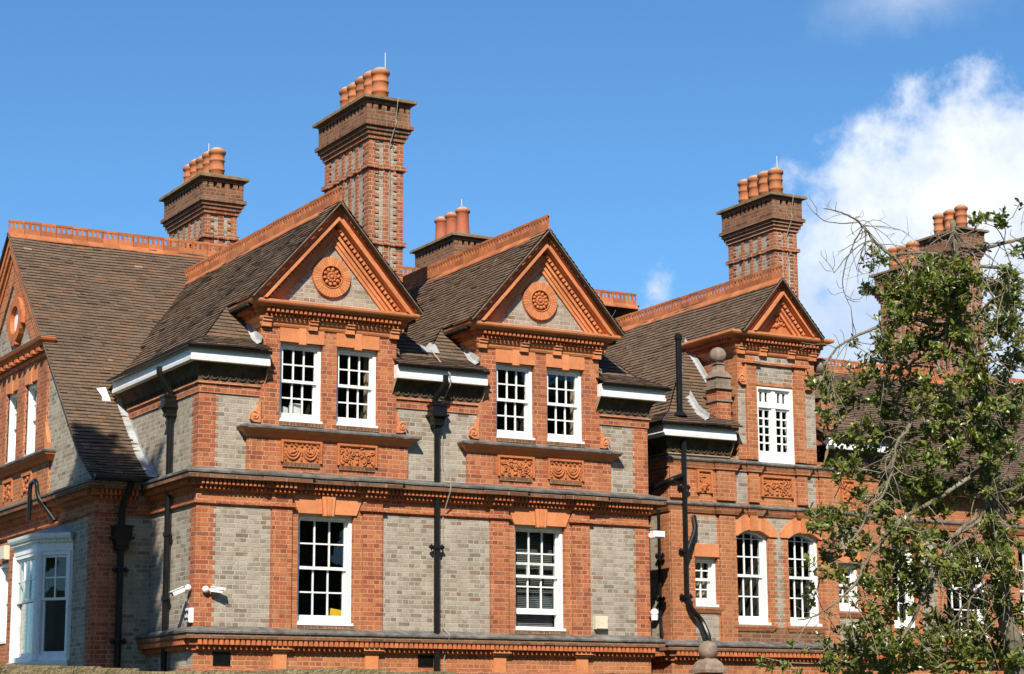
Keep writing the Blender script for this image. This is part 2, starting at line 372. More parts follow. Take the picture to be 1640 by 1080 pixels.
# ------------------------------------------------------------------ ground
g = MB(); g.box(-900, 900, -900, 900, -.5, 0); tag(g.build('ground', MT['ground']), kind='structure')

# ------------------------------------------------------------------ the house
HOUSE = empty('brick_house', (4.3, 0, 0))
tag(HOUSE, 'large red and grey brick Victorian house with steep tiled gables and tall chimneys', 'house')
HM = Matrix.Translation((-4.3, 0, 0))
def part(mb, name, mats, parent=None, M=None, smooth=False, label=None):
    """a part of the house: geometry given in world coordinates"""
    o = mb.build(name, mats, parent or HOUSE, (HM @ M) if M is not None else HM, smooth)
    if label: o['label'] = label
    return o

W = 8.62; YR = .85; XG = -.95; YW = 2.1; XRL = 9.64; C3 = 12.15; XRR = 2 * C3 - XRL
C1, C2 = 2.28, 6.34

def wall_grid(mb, x0, x1, z0, z1, openings, regions, base=0, y=0.0, reveal=.12, rev_mat=None, plain=()):
    """flat wall in the plane y with openings (x0,x1,z0,z1[,rise]) and material regions (x0,x1,z0,z1,mat)"""
    xs = {x0, x1}; zs = {z0, z1}
    for o in openings: xs |= {o[0], o[1]}; zs |= {o[2], o[3]}
    for r in regions: xs |= {r[0], r[1]}; zs |= {r[2], r[3]}
    xs = sorted(x for x in xs if x0 - 1e-6 <= x <= x1 + 1e-6); zs = sorted(z for z in zs if z0 - 1e-6 <= z <= z1 + 1e-6)
    for a, b in zip(xs[:-1], xs[1:]):
        if b - a < 1e-5: continue
        for c, d in zip(zs[:-1], zs[1:]):
            if d - c < 1e-5: continue
            mx, mz = (a + b) / 2, (c + d) / 2
            if any(o[0] < mx < o[1] and o[2] < mz < o[3] for o in openings): continue
            m = base
            for r in regions:
                if r[0] < mx < r[1] and r[2] < mz < r[3]: m = r[4]
            mb.face([(a, y, c), (b, y, c), (b, y, d), (a, y, d)], m)
    for o in openings:
        if o in plain: continue
        a, b, c, d = o[:4]; m = rev_mat if rev_mat is not None else base; yy = y + reveal
        mb.face([(a, y, c), (a, yy, c), (a, yy, d), (a, y, d)], m); mb.face([(b, y, c), (b, y, d), (b, yy, d), (b, yy, c)], m)
        mb.face([(a, y, c), (b, y, c), (b, yy, c), (a, yy, c)], m); mb.face([(a, y, d), (a, yy, d), (b, yy, d), (b, y, d)], m)

def arc_z(x, x0, x1, zs, rise):
    t = (2 * (x - x0) / (x1 - x0) - 1); return zs + rise * (1 - t * t)

# ---- sash windows, built in their own frame: opening x 0..w, z 0..h, outside is -y
def sash(mb, x0, x1, z0, z1, y0, y1, cols, rows, st=.042, top=.045, bot=.06, bar=.024):
    mb.box(x0, x0 + st, y0, y1, z0, z1); mb.box(x1 - st, x1, y0, y1, z0, z1)
    mb.box(x0 + st, x1 - st, y0, y1, z1 - top, z1); mb.box(x0 + st, x1 - st, y0, y1, z0, z0 + bot)
    ix0, ix1, iz0, iz1 = x0 + st, x1 - st, z0 + bot, z1 - top
    for i in range(1, cols):
        x = ix0 + (ix1 - ix0) * i / cols; mb.box(x - bar / 2, x + bar / 2, y0 + .004, y1 - .004, iz0, iz1)
    for j in range(1, rows):
        z = iz0 + (iz1 - iz0) * j / rows; mb.box(ix0, ix1, y0 + .006, y1 - .006, z - bar / 2, z + bar / 2)
    return (ix0, ix1, iz0, iz1, (y0 + y1) / 2)
def pane(win, rect, M):
    x0, x1, z0, z1, y = rect; g = MB(); g.box(x0, x1, y - .002, y + .002, z0, z1); part(g, 'pane', MT['glass'], win, M)
def make_window(M, w, h, cols=3, rows=(2, 2), fr=.058, rec=.155, rise=0.0, lower_open=0.0, upper_drop=0.0, meet=.5, blinds=False, sill=True, label=None, depth=1.3, bot=.1, room=True, q0=.085, ext=.5, curtain=0):
    f = MB(); d1 = rec + .13
    f.box(0, fr, q0, d1, 0, h); f.box(w - fr, w, q0, d1, 0, h)
    ztop = h - rise if rise else h - fr
    f.box(fr, w - fr, q0, d1, h - fr if not rise else h - .001, h)
    if rise:                                             # segmental head: slices between the arc and the springing
        N = 10
        for i in range(N):
            a, b = fr + (w - 2 * fr) * i / N, fr + (w - 2 * fr) * (i + 1) / N
            za, zb = arc_z(a, 0, w, h - rise, rise) - .055, arc_z(b, 0, w, h - rise, rise) - .055
            f.prism_xz([(a, za), (b, zb), (b, zb + .05), (a, za + .05)], q0, d1)
    f.box(fr, w - fr, q0, d1, 0, .075)
    if sill: f.box(.002, w - .002, -.02, q0, 0.002, .045)
    win = part(f, 'window', MT['white'], HOUSE, M)
    if label: win['label'] = label
    zm = .075 + (h - .075 - fr) * meet
    u = MB(); zu = zm - upper_drop
    utop = h - fr - upper_drop
    if rise:
        r = sash(u, fr, w - fr, zu, h - rise - .03, rec, rec + .04, cols, rows[0], top=.012, bot=.05)
        ix0, ix1 = r[0], r[1]
        for i in range(1, cols):                         # bars run on up into the arch
            x = ix0 + (ix1 - ix0) * i / cols; u.box(x - .012, x + .012, rec + .004, rec + .036, h - rise - .03, arc_z(x, 0, w, h - rise, rise) - .05)
        rr = (r[0], r[1], r[2], h - .05, r[4])
    else:
        rr = sash(u, fr, w - fr, zu, utop, rec, rec + .04, cols, rows[0], bot=.05)
    part(u, 'sash', MT['white'], win, M); pane(win, rr, M)
    l = MB(); r2 = sash(l, fr, w - fr, .076 + lower_open, zm + .05 + lower_open, rec + .045, rec + .085, cols, rows[1], bot=bot)
    part(l, 'sash', MT['white'], win, M); pane(win, r2, M)
    if blinds:
        b = MB()
        k = int(h / .032)
        for i in range(k):
            z = .05 + i * .032; b.obox((w / 2, rec + .19, z), (1, 0, 0), (0, .6, .8), (0, -.8, .6), w / 2 - .06, .014, .0012)
        part(b, 'blind', MT['blind'], win, M)
    if curtain:
        c = MB(); n = 9; x1 = w + .05; x0 = x1 - curtain * w
        P = [(x0 + (x1 - x0) * i / n, d1 + .06 + .03 * math.sin(i * 2.3)) for i in range(n + 1)]
        for (xa, ya), (xb, yb) in zip(P[:-1], P[1:]): c.mesh([(xa, ya, -.1), (xb, yb, -.1), (xb, yb, h + .1), (xa, ya, h + .1), (xa, ya + .012, -.1), (xb, yb + .012, -.1), (xb, yb + .012, h + .1), (xa, ya + .012, h + .1)], [(0, 1, 2, 3), (7, 6, 5, 4)])
        part(c, 'curtain', MT['curtain'], win, M)
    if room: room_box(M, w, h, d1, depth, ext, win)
    return win
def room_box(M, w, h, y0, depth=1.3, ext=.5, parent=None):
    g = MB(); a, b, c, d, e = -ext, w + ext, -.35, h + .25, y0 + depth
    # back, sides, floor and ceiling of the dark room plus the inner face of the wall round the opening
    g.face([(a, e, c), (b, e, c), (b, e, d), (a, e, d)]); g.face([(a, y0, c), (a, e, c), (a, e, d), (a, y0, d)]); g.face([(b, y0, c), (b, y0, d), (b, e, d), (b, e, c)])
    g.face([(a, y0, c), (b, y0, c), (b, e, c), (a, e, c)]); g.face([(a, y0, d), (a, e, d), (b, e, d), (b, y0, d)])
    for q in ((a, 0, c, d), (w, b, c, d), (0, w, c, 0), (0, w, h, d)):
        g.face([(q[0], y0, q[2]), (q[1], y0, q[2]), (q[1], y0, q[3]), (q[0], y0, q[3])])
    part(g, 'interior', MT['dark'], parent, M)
I4 = Matrix.Identity(4)
MG = rotz(-90, (XG, 0, 0))                 # frame of the left gable wall: local x runs towards -Y, outside is -X
def gy(y): return -y                       # world y -> local x of that frame

# ------------------------------------------------------------------ walls
WIN_L = [(1.765, 2.77, 3.50, 5.32), (5.85, 6.855, 3.50, 5.32)]
WIN_U = [(1.385, 2.155, 6.80, 8.14), (2.41, 3.175, 6.80, 8.14), (5.465, 6.235, 6.80, 8.14), (6.49, 7.255, 6.80, 8.14)]
def mirror(c, lst): return [(2 * c - b, 2 * c - a) + tuple(r) for a, b, *r in lst]
wm = [MT['grey'], MT['red'], MT['orange'], MT['soot']]
g = MB()                                    # main front, up to the cornice of the lower wall
regs = [(0, W, 5.40, 5.95, 2), (0, W, 0, 3.30, 2), (0, W, 3.36, 3.45, 3)]
for a, b, c, d in WIN_L: regs += [(a - .48, b + .48, 3.42, 5.95, 2)]
PL = [(a, b, max(c, 5), 7.36) for a, b, c, d in WIN_U]; wall_grid(g, 0, W, 0, 7.36, WIN_L + PL, regs, 0, 0.0, .12, 1, PL)
g.face([(0, 2.6, 0), (0, 0, 0), (0, 0, 7.36), (0, 2.6, 7.36)], 0)                      # left return
g.face([(0, 4.2, 5.9), (0, 2.6, 5.9), (0, 2.6, 7.4), (0, 4.2, 7.4)], 0)
g.face([(W, 0, 0), (W, 6, 0), (W, 6, 7.4), (W, 0, 7.4)], 0)
g.face([(0, -.003, 0), (0, 0, 0), (0, 0, .01), (0, -.003, .01)], 0)
part(g, 'wall', wm)
g = MB()                                    # left wing: front wall and gable wall
g.face([(XG, YW, 0), (0, YW, 0), (0, YW, 6.0), (XG, YW, 6.0)], 0)
part(g, 'wall', wm)
GW = [(4.95 + .0, 0)]                       # gable windows given by centre y
GWC = [5.95, 7.15, 8.35]
g = MB()
opens = [(gy(c + .36), gy(c - .36), 6.80, 8.16) for c in GWC] + [(gy(7.75), gy(7.05), 3.45, 4.95)]
wall_grid(g, gy(12.6), gy(YW), 0, 5.98, [o for o in opens if o[3] < 5.5], [(gy(12.6), gy(YW), 5.35, 5.98, 1), (gy(8.2), gy(6.6), 3.0, 5.35, 1), (gy(3.1), gy(YW), 2.9, 5.4, 0)], 0, 0, .12, 1)
# the upper part follows the roof line
for a, b in ((2.25, 4.95), (9.85, 12.5)):
    pass
part(g, 'wall', wm, None, MG)
RZ = lambda y: 6.02 + 1.005 * (y - 2.2)     # main roof plane
g = MB()
up = [(gy(c + .36), gy(c - .36), 6.80, 8.16) for c in GWC]
wall_grid(g, gy(9.35), gy(4.95), 5.98, 8.62, up, [(gy(9.35), gy(4.95), 5.98, 8.62, 1)], 1, -.0, .12, 1)
yA = 7.4
g.prism_xz([(gy(4.95), 5.98), (gy(2.27), 5.98), (gy(2.27), RZ(2.27) - .12), (gy(4.95), RZ(4.95) - .12)], 0, .2, 0)
g.prism_xz([(gy(12.53), 5.98), (gy(9.35), 5.98), (gy(9.35), RZ(2 * yA - 9.35) - .12), (gy(12.53), RZ(2.27) - .12)], 0, .2, 0)
g.prism_xz([(gy(9.35), 8.62), (gy(4.95), 8.62), (gy(4.95), RZ(4.95) - .12), (gy(yA), RZ(yA) - .12), (gy(9.35), RZ(4.95 + .5) - .12)], 0, .2, 0)
part(g, 'wall', wm, None, MG)
# right block
SMALL = [(10.205, 10.72, 4.07, 5.0)]; ARCH = [(11.17, 11.92, 3.76, 5.56)]
RW = SMALL + ARCH + mirror(C3, ARCH) + mirror(C3, SMALL)
RU = [(11.70, 12.60, 6.86, 8.36)]
g = MB(); regs = []
for a, b in ((10.205, 10.72), (2 * C3 - 10.72, 2 * C3 - 10.205)): regs += [(a, b, 5.24, 5.75, 0), (a, b, 3.42, 3.93, 0)]
regs += [(11.0, 13.3, 3.42, 3.72, 3), (11.02, 13.28, 5.5, 5.86, 0)]
regs += [(11.20, 11.45, 6.06, 6.70, 0), (12.86, 13.10, 6.06, 6.70, 0), (11.19, 11.45, 6.9, 8.3, 0), (12.86, 13.12, 6.9, 8.3, 0)]
k = 0; z = 3.72
while z < 5.5:
    hw = .115 if k % 2 else .06; regs.append((C3 - hw, C3 + hw, z, z + .075, 0)); z += .075; k += 1
PL = [(a, b, c, 6.95) for a, b, c, d in RU]; wall_grid(g, XRL, XRR, 0, 6.95, RW + PL, regs, 2, YR, .12, 1, PL)
g.face([(XRL, 3.4, 0), (XRL, YR, 0), (XRL, YR, 7.1), (XRL, 3.4, 7.1)], 1)
g.face([(XRL - .003, 2.0, 3.45), (XRL - .003, 1.22, 3.45), (XRL - .003, 1.22, 5.75), (XRL - .003, 2.0, 5.75)], 0)
g.face([(XRR, YR, 0), (XRR, 6, 0), (XRR, 6, 7.1), (XRR, YR, 7.1)], 2)
g.face([(W, 3.0, 0), (XRL, 3.0, 0), (XRL, 3.0, 7.2), (W, 3.0, 7.2)], 1)
part(g, 'wall', wm)
YQ = 1.35                                    # the range beyond the right block
RQ = [(15.35, 15.95, 3.80, 5.50), (16.75, 17.85, 3.65, 5.60), (18.75, 19.75, 3.65, 5.60)]
g = MB(); wall_grid(g, XRR, 26, 0, 6.8, RQ, [(14.9, 15.2, 3.4, 5.8, 0), (16.1, 16.5, 3.4, 5.8, 0)], 2, YQ, .12, 1)
g.face([(26, YQ, 0), (26, 9.5, 0), (26, 9.5, 6.8), (26, YQ, 6.8)], 2)
part(g, 'wall', wm)
g = MB()                                     # back walls close the house
g.face([(XG, 12.6, 0), (26, 12.6, 0), (26, 12.6, 6.0), (XG, 12.6, 6.0)], 0); part(g, 'wall', wm)

# ------------------------------------------------------------------ toothed corner quoins and pilasters
def quoin(x, y, sx, sy, z0, z1, a=.33, b=.22, mat='red', d=.005):
    """toothed corner: sx,sy = direction of the wall faces away from the corner"""
    g = MB(); k = 0; z = z0
    while z < z1 - 1e-4:
        e = min(z + .075, z1); wx, wy = (a, b) if k % 2 else (b + .06, a - .04)
        xs = sorted((x - sx * d, x + sx * wx)); ys = sorted((y - sy * d, y + sy * wy))
        g.box(xs[0], xs[1], ys[0], ys[1], z, e); z = e; k += 1
    return part(g, 'quoin', MT[mat])
quoin(0, 0, 1, 1, 3.45, 5.42); quoin(0, 0, 1, 1, 5.94, 7.19)
quoin(W, 0, -1, 1, 3.45, 5.42); quoin(W, 0, -1, 1, 5.94, 7.19)
quoin(XRL, YR, 1, 1, 3.45, 5.9, mat='orange', a=.30)
def pilaster(x0, x1, y, z0, z1, d=.05, mat='red'):
    g = MB(); g.box(x0, x1, y - d, y + .02, z0, z1); return part(g, 'pilaster', MT[mat])
for c in (C1, C2):
    for s in (-1, 1):
        a = c + s * .82; pilaster(a - .18, a + .18, 0, 3.43, 5.66)
for x0, x1 in ((9.64 + .0, 9.94), (10.76, 11.12), (13.18, 13.54), (14.36, 14.66)): pilaster(x0 + (.006 if x0 < 9.7 else 0), x1, YR, 3.43, 5.86, .045, 'orange')
for x0, x1 in ((9.65, 9.95), (10.72, 11.14), (11.47, 11.70), (12.62, 12.86), (13.16, 13.58)): pilaster(x0, x1, YR, 6.08, 6.66, .05, 'orange')
g = MB(); g.box(XG - .035, XG + .36, YW - .035, YW + .3, 0, 5.38); part(g, 'pilaster', MT['red'])
g = MB(); g.box(gy(5.56), gy(4.95), -.045, .02, 6.74, 8.5)
for a, b in ((5.56, 5.56), (6.31, 6.79), (7.51, 7.99), (8.71, 9.35)):
    if b > a: g.box(gy(b), gy(a), -.045, .02, 6.74, 8.5)
part(g, 'pilaster', MT['red'], None, MG)

# ------------------------------------------------------------------ string courses
LD, BR, DT, OR = 0, 1, 2, 3
smats = [MT['lead_dark'], MT['soot'], MT['terra_red'], MT['orange'], MT['red']]
def lower_string(path, dz=0.0):
    g = MB()
    g.sweep(path, [(0.0, 3.45 + dz), (.19, 3.385 + dz), (.215, 3.365 + dz), (.21, 3.335 + dz)], [LD] * 3)
    g.sweep(path, [(.20, 3.335 + dz), (.185, 3.334 + dz), (.185, 3.25 + dz), (.11, 3.245 + dz), (.11, 3.15 + dz), (.06, 3.145 + dz), (.05, 3.07 + dz), (0, 3.06 + dz)], [BR, BR, BR, 4, 4, 4, 4])
    g.dentils(path, .10, .165, 3.155 + dz, 3.246 + dz, .062, .028, DT); g.dentils(path, .045, .09, 3.085 + dz, 3.14 + dz, .05, .04, DT)
    g.sweep(path, [(0, 2.80 + dz), (.05, 2.785 + dz), (.05, 2.74 + dz), (0, 2.72 + dz)], [4] * 3)
    return part(g, 'string_course', smats)
lower_string([(0, YW), (0, 0), (W, 0), (W, 3.0)])
lower_string([(XRL, 3.0), (XRL, YR), (XRR, YR)]); lower_string([(XRR, YQ), (26, YQ)])
def upper_string(path, lead=True, breaks=()):
    g = MB()
    g.sweep(path, [(0, 5.985), (.24, 5.915), (.262, 5.90), (.257, 5.868)], [LD] * 3)
    g.sweep(path, [(.245, 5.87), (.235, 5.868), (.235, 5.785), (.11, 5.78), (.11, 5.69), (.06, 5.685), (.05, 5.62), (0, 5.60)], [BR, BR, BR, 4, 4, 4, 4])
    g.dentils(path, .10, .172, 5.695, 5.782, .042, .03, DT); g.dentils(path, .045, .10, 5.625, 5.682, .036, .036, DT)
    return part(g, 'string_course', smats)
ups = []
brk = [0.0]
path = [(0, YW), (0, 0)]
for c in (C1, C2):                            # breaks forward over the pilasters
    for s in (-1, 1):
        a = c + s * .82; path += [(a - .2, 0), (a - .2, -.045), (a + .2, -.045), (a + .2, 0)]
path += [(W, 0), (W, 3.0)]
upper_string(path)
upper_string([(XG, 12.0), (XG, YW), (-.27, YW)])
def frieze_mould(path, z=5.40):
    g = MB(); g.sweep(path, [(0, z + .035), (.05, z + .03), (.05, z), (.03, z - .012), (.0, z - .03)], [4, 4, 4, 4]); return part(g, 'moulding', smats)
frieze_mould([(0, YW), (0, 0), (C1 - .995, 0)]); frieze_mould([(C1 + .995, 0), (C2 - .995, 0)]); frieze_mould([(C2 + .995, 0), (W, 0), (W, 3)])
for c in (C1, C2):
    frieze_mould([(c - 1.0, .01), (c - 1.0, -.05), (c - .635, -.05), (c - .635, .01)]); frieze_mould([(c + .635, .01), (c + .635, -.05), (c + 1.0, -.05), (c + 1.0, .01)])
frieze_mould([(XG, 12.0), (XG, YW), (0, YW)])
g = MB()                                       # red frieze band on the left return and the wing
g.box(-.012, .1, .006, YW - .02, 5.41, 5.62); g.box(XG - .012, 0, YW - .012, YW + .1, 5.41, 5.62); part(g, 'frieze', MT['red'])
def small_string(path, z, pr=.10, mats=None, dark=True):
    g = MB(); g.sweep(path, [(0, z + .05), (pr, z + .015), (pr + .012, z - .005), (pr, z - .03)], [LD] * 3)
    g.sweep(path, [(pr - .012, z - .03), (pr - .03, z - .07), (pr - .05, z - .12), (.03, z - .16), (0, z - .17)], [3, 3, 3, 3]); return part(g, 'string_course', smats)
rp = [(XRL, 3.0), (XRL, YR), (10.70, YR), (10.70, YR - .05), (11.15, YR - .05), (11.15, YR), (11.45, YR), (11.45, YR - .05), (11.72, YR - .05), (11.72, YR), (12.6, YR), (12.6, YR - .05), (12.88, YR - .05), (12.88, YR), (13.15, YR), (13.15, YR - .05), (13.6, YR - .05), (13.6, YR), (XRR, YR)]
small_string(rp, 5.98); small_string(rp, 6.82, .09)
small_string([(XRR, YQ), (26, YQ)], 5.98)
# lower brackets beneath the string course
for c in (C1, C2):
    for s in (-1, 1):
        a = c + s * .82
        g = MB(); g.box(a - .12, a + .12, -.045, .02, 2.6, 3.06); g.box(a - .16, a + .16, -.085, .0, 3.06, 3.10); g.box(a - .18, a + .18, -.125, .0, 3.10, 3.145)
        part(g, 'bracket', MT['terra'])
def air_vent(x0, x1, z0, z1, y=0.0):
    g = MB(); g.box(x0, x1, y - .004, y + .02, z0, z1); f = .012
    for a, b, c, d in ((x0, x1, z0, z0 + f), (x0, x1, z1 - f, z1), (x0, x0 + f, z0, z1), (x1 - f, x1, z0, z1)): g.box(a, b, y - .02, y - .003, c, d)
    n = 9
    for i in range(1, n):
        x = x0 + (x1 - x0) * i / n; z = z0 + (z1 - z0) * i / n
        g.box(x - .004, x + .004, y - .014, y - .003, z0, z1); g.box(x0, x1, y - .013, y - .0035, z - .004, z + .004)
    part(g, 'air_vent', MT['black'])
air_vent(.33, .62, 2.84, 3.045); air_vent(3.97, 4.25, 2.86, 3.05)

# ------------------------------------------------------------------ windows of the main block and their dressings
make_window(Matrix.Translation((WIN_L[0][0], 0, 3.50)), 1.005, 1.82, label='tall white sash window with a yellow card behind its lowest pane')
make_window(Matrix.Translation((WIN_L[1][0], 0, 3.50)), 1.005, 1.82, lower_open=.22, upper_drop=.0, blinds=True, label='tall white sash window slid open at the bottom with dark blinds behind')
for i, o in enumerate(WIN_U): make_window(Matrix.Translation((o[0], -.04, o[2])), o[1] - o[0], o[3] - o[2], curtain=(0, .22, 0, .18)[i], rec=.12, ext=.12)
for c in (C1, C2):
    g = MB()                                   # flat terracotta arch with a keystone, voussoir joints cut in
    zb, zt = 5.318, 5.615
    g.prism_xz([(c - .52, zb), (c - .10, zb), (c - .125, zt), (c - .64, zt)], -.035, .03); g.prism_xz([(c + .10, zb), (c + .52, zb), (c + .64, zt), (c + .125, zt)], -.035, .03)
    g.prism_xz([(c - .09, zb - .035), (c + .09, zb - .035), (c + .122, zt), (c - .122, zt)], -.075, .03)
    for k in (-.045, 0, .045): g.prism_xz([(c + k * .8 - .007, zb - .02), (c + k * .8 + .007, zb - .02), (c + k + .007, zt - .03), (c + k - .007, zt - .03)], -.092, -.07)
    part(g, 'lintel', MT['terra'])
    g = MB(); n = 16
    for i in range(n):                         # sill of dark bricks on edge
        x = c - .51 + 1.02 * i / n; g.mesh([(x, -.07, 3.44), (x + .056, -.07, 3.44), (x + .056, .03, 3.44), (x, .03, 3.44), (x, -.055, 3.485), (x + .056, -.055, 3.485), (x + .056, .03, 3.50), (x, .03, 3.50)], [(0, 3, 2, 1), (4, 5, 6, 7), (0, 1, 5, 4), (1, 2, 6, 5), (2, 3, 7, 6), (3, 0, 4, 7)])
    part(g, 'sill', MT['soot'])

# ------------------------------------------------------------------ gable fronts
def scroll_console(cx, s, z0, z1, y, parent):
    """S-shaped side scroll: thin at the top, a volute at the bottom; s = -1 left, 1 right"""
    g = MB(); w = .20; pts = []
    for i in range(15):
        t = i / 14; z = z1 - (z1 - z0) * t
        o = .02 + (w - .04) * (1 / (1 + math.exp(-9 * (t - .52)))) if t < .8 else w - .02 - .9 * (t - .8) ** 2 * 2.2
        pts.append((o, z))
    poly = [(0, z1)] + pts + [(0, z0)]
    P = [(cx + s * o, z) for o, z in poly]
    if s > 0: P = P[::-1]
    N = len(poly)
    for i in range(1, N - 2):
        a, b = poly[i], poly[i + 1]
        q = [(cx, b[1]), (cx + s * b[0], b[1]), (cx + s * a[0], a[1]), (cx, a[1])]
        if s < 0: q = q[::-1]
        g.prism_xz(q, y - .06, y + .02)
    zc = z0 + .105; xc = cx + s * .105
    sp = [(xc + s * (.085 - .0042 * k) * math.cos(.52 * k), y - .066, zc + (.085 - .0042 * k) * math.sin(.52 * k)) for k in range(19)]
    g.tube(sp, .013, 6); g.blob((xc, y - .066, zc), .026, .022, .026)
    return part(g, 'scroll', MT['terra'], parent)

def rosette(cx, cz, y, ro, parent, petals=10):
    g = MB(); n = 40; ri = ro * .56
    for i in range(n):                          # ring of tapered bricks with fine joints
        a0, a1 = 2 * math.pi * (i + .06) / n, 2 * math.pi * (i + .94) / n
        q = [(cx + ri * math.cos(a0), cz + ri * math.sin(a0)), (cx + ro * math.cos(a0), cz + ro * math.sin(a0)), (cx + ro * math.cos(a1), cz + ro * math.sin(a1)), (cx + ri * math.cos(a1), cz + ri * math.sin(a1))]
        g.prism_xz(q, y - .06, y + .03)
    n = 40; q = [(cx + ro * .99 * math.cos(2 * math.pi * i / n), cz + ro * .99 * math.sin(2 * math.pi * i / n)) for i in range(n)]
    for i in range(n):
        a, b = q[i], q[(i + 1) % n]
        a2, b2 = (cx + (a[0] - cx) * .57, cz + (a[1] - cz) * .57), (cx + (b[0] - cx) * .57, cz + (b[1] - cz) * .57)
        g.prism_xz([a2, a, b, b2], y - .043, y + .02, 1)
    o = part(g, 'roundel', [MT['terra'], MT['mortarcap']], parent)
    f = MB(); f.prism_xz([(cx + ri * 1.0 * math.cos(2 * math.pi * i / 24), cz + ri * math.sin(2 * math.pi * i / 24)) for i in range(24)], y - .004, y + .02)
    f.tube([(cx + ri * .99 * math.cos(2 * math.pi * i / 32), y - .062, cz + ri * .99 * math.sin(2 * math.pi * i / 32)) for i in range(33)], .012, 6)
    for k in range(petals):
        a = 2 * math.pi * (k + .25) / petals
        px, pz = cx + ri * .60 * math.cos(a), cz + ri * .60 * math.sin(a)
        i0 = len(f.v); f.blob((0, 0, 0), ri * .25, .045, ri * .175)
        ca, sa = math.cos(a), math.sin(a)
        for j in range(i0, len(f.v)):
            x, yy, z = f.v[j]; f.v[j] = (px + x * ca - z * sa, y - .03 + yy - .03 * (x / (ri * .3)), pz + x * sa + z * ca)
    for k in range(petals):
        a = 2 * math.pi * (k + .75) / petals; f.blob((cx + ri * .33 * math.cos(a), y - .05, cz + ri * .33 * math.sin(a)), ri * .14, .03, ri * .14)
    f.blob((cx, y - .06, cz), ri * .2, .04, ri * .2)
    part(f, 'rosette', MT['carve'], parent, None, True)
    return o

def relief(cx, cz, w, h, y, parent, kind, seed, name='relief_panel'):
    """carved panel: sunk field in a moulded frame with swags, scrolls and leaves"""
    rr = random.Random(seed); g = MB()
    x0, x1, z0, z1 = cx - w / 2, cx + w / 2, cz - h / 2, cz + h / 2; f = .035
    g.box(x0, x1, y - .005, y + .03, z0, z1)
    for a, b, c, d in ((x0 - f, x1 + f, z1, z1 + f), (x0 - f, x0, z0, z1), (x1, x1 + f, z0, z1)): g.box(a, b, y - .045, y + .03, c, d)
    g.box(x0 + .0, x1 - .0, y - .03, y + .02, z1 - .016, z1)
    part_o = part(g, name, MT['carve'], parent)
    c = MB(); ym = y - .018
    def curl(px, pz, r, a0, turns, dirn, th=.012):
        pts = []
        N = int(14 * turns)
        for i in range(N + 1):
            t = i / N; rad = r * (1 - .82 * t); a = a0 + dirn * t * turns * 2 * math.pi
            pts.append((px + rad * math.cos(a), ym - .006 * math.sin(t * 3), pz + rad * math.sin(a)))
        c.tube(pts, [th * (1 - .4 * i / N) for i in range(N + 1)], 5); c.blob((px, ym - .008, pz), th * 1.5, .014, th * 1.5, 0, 6, 4)
    def leaf(px, pz, a, L, wd):
        i0 = len(c.v); c.blob((0, 0, 0), L / 2, .016, wd / 2, 0, 6, 4)
        ca, sa = math.cos(a), math.sin(a)
        for j in range(i0, len(c.v)):
            x, yy, z = c.v[j]; c.v[j] = (px + (x + L / 2) * ca - z * sa, ym + yy, pz + (x + L / 2) * sa + z * ca)
    if kind == 'swag':
        for s in (-1, 1):
            xc = cx + s * w * .235
            for k, (rx, rz, th) in enumerate(((w * .20, h * .55, .02), (w * .15, h * .38, .014), (w * .10, h * .22, .011))):
                pts = [(xc + rx * math.cos(math.pi + math.pi * t / 12), ym, cz + h * .22 + rz * math.sin(math.pi + math.pi * t / 12)) for t in range(13)]
                c.tube(pts, [th * (.55 + .6 * math.sin(math.pi * t / 12)) for t in range(13)], 6)
            for k in range(5): leaf(xc + w * .1 * rr.uniform(-1, 1), cz + h * rr.uniform(-.05, .2), rr.uniform(0, 6.28), .06, .035)
        for k in range(7):
            x = x0 + w * (k + .5) / 7; curl(x, z1 - h * .14, h * .085, rr.uniform(0, 6), 1.0, rr.choice((-1, 1)), .008)
        for k in (-1, 0, 1):
            for j in range(3): c.blob((cx + k * w * .47 * .95, ym, cz - h * (.02 + .15 * j) + (h * .12 if k else .02)), .022 - .003 * j, .016, .03, 0, 6, 4)
            curl(cx + k * w * .43, cz - h * .36, h * .07, 1.0, 1.0, 1, .008)
    elif kind == 'scroll':
        for s in (-1, 1):
            for px, pz, r, t in ((.13, .12, .22, 1.5), (.31, -.05, .24, 1.6), (.42, .25, .13, 1.1), (.2, -.3, .14, 1.1), (.42, -.33, .11, 1.0)):
                curl(cx + s * w * px, cz + h * pz, h * r, rr.uniform(0, 6.28), t, s, .012)
            for k in range(11): leaf(cx + s * w * rr.uniform(.02, .47), cz + h * rr.uniform(-.4, .38), rr.uniform(0, 6.28), .075, .034)
        for j in range(4): c.blob((cx, ym - .005, cz - h * .32 + h * .2 * j), .03, .02, .035, 0, 6, 4)
    else:                                       # urn with foliage
        c.lathe([(.01, 0), (.05, .01), (.03, .04), (.075, .09), (.08, .12), (.05, .14)], (cx, ym + .02, z0 + h * .08), 10)
        for k in range(26): leaf(cx + w * rr.uniform(-.4, .4), cz + h * rr.uniform(-.3, .4), rr.uniform(0, 6.28), .09, .04)
        for s in (-1, 1):
            curl(cx + s * w * .2, cz + h * .05, w * .16, 1.5, 1.5, s, .013); curl(cx + s * w * .22, cz + h * .33, w * .12, 0, 1.3, -s, .012); curl(cx + s * w * .25, cz - h * .25, w * .12, 2, 1.3, s, .012)
    part(c, 'carving', MT['carve'], part_o, None, True)
    return part_o

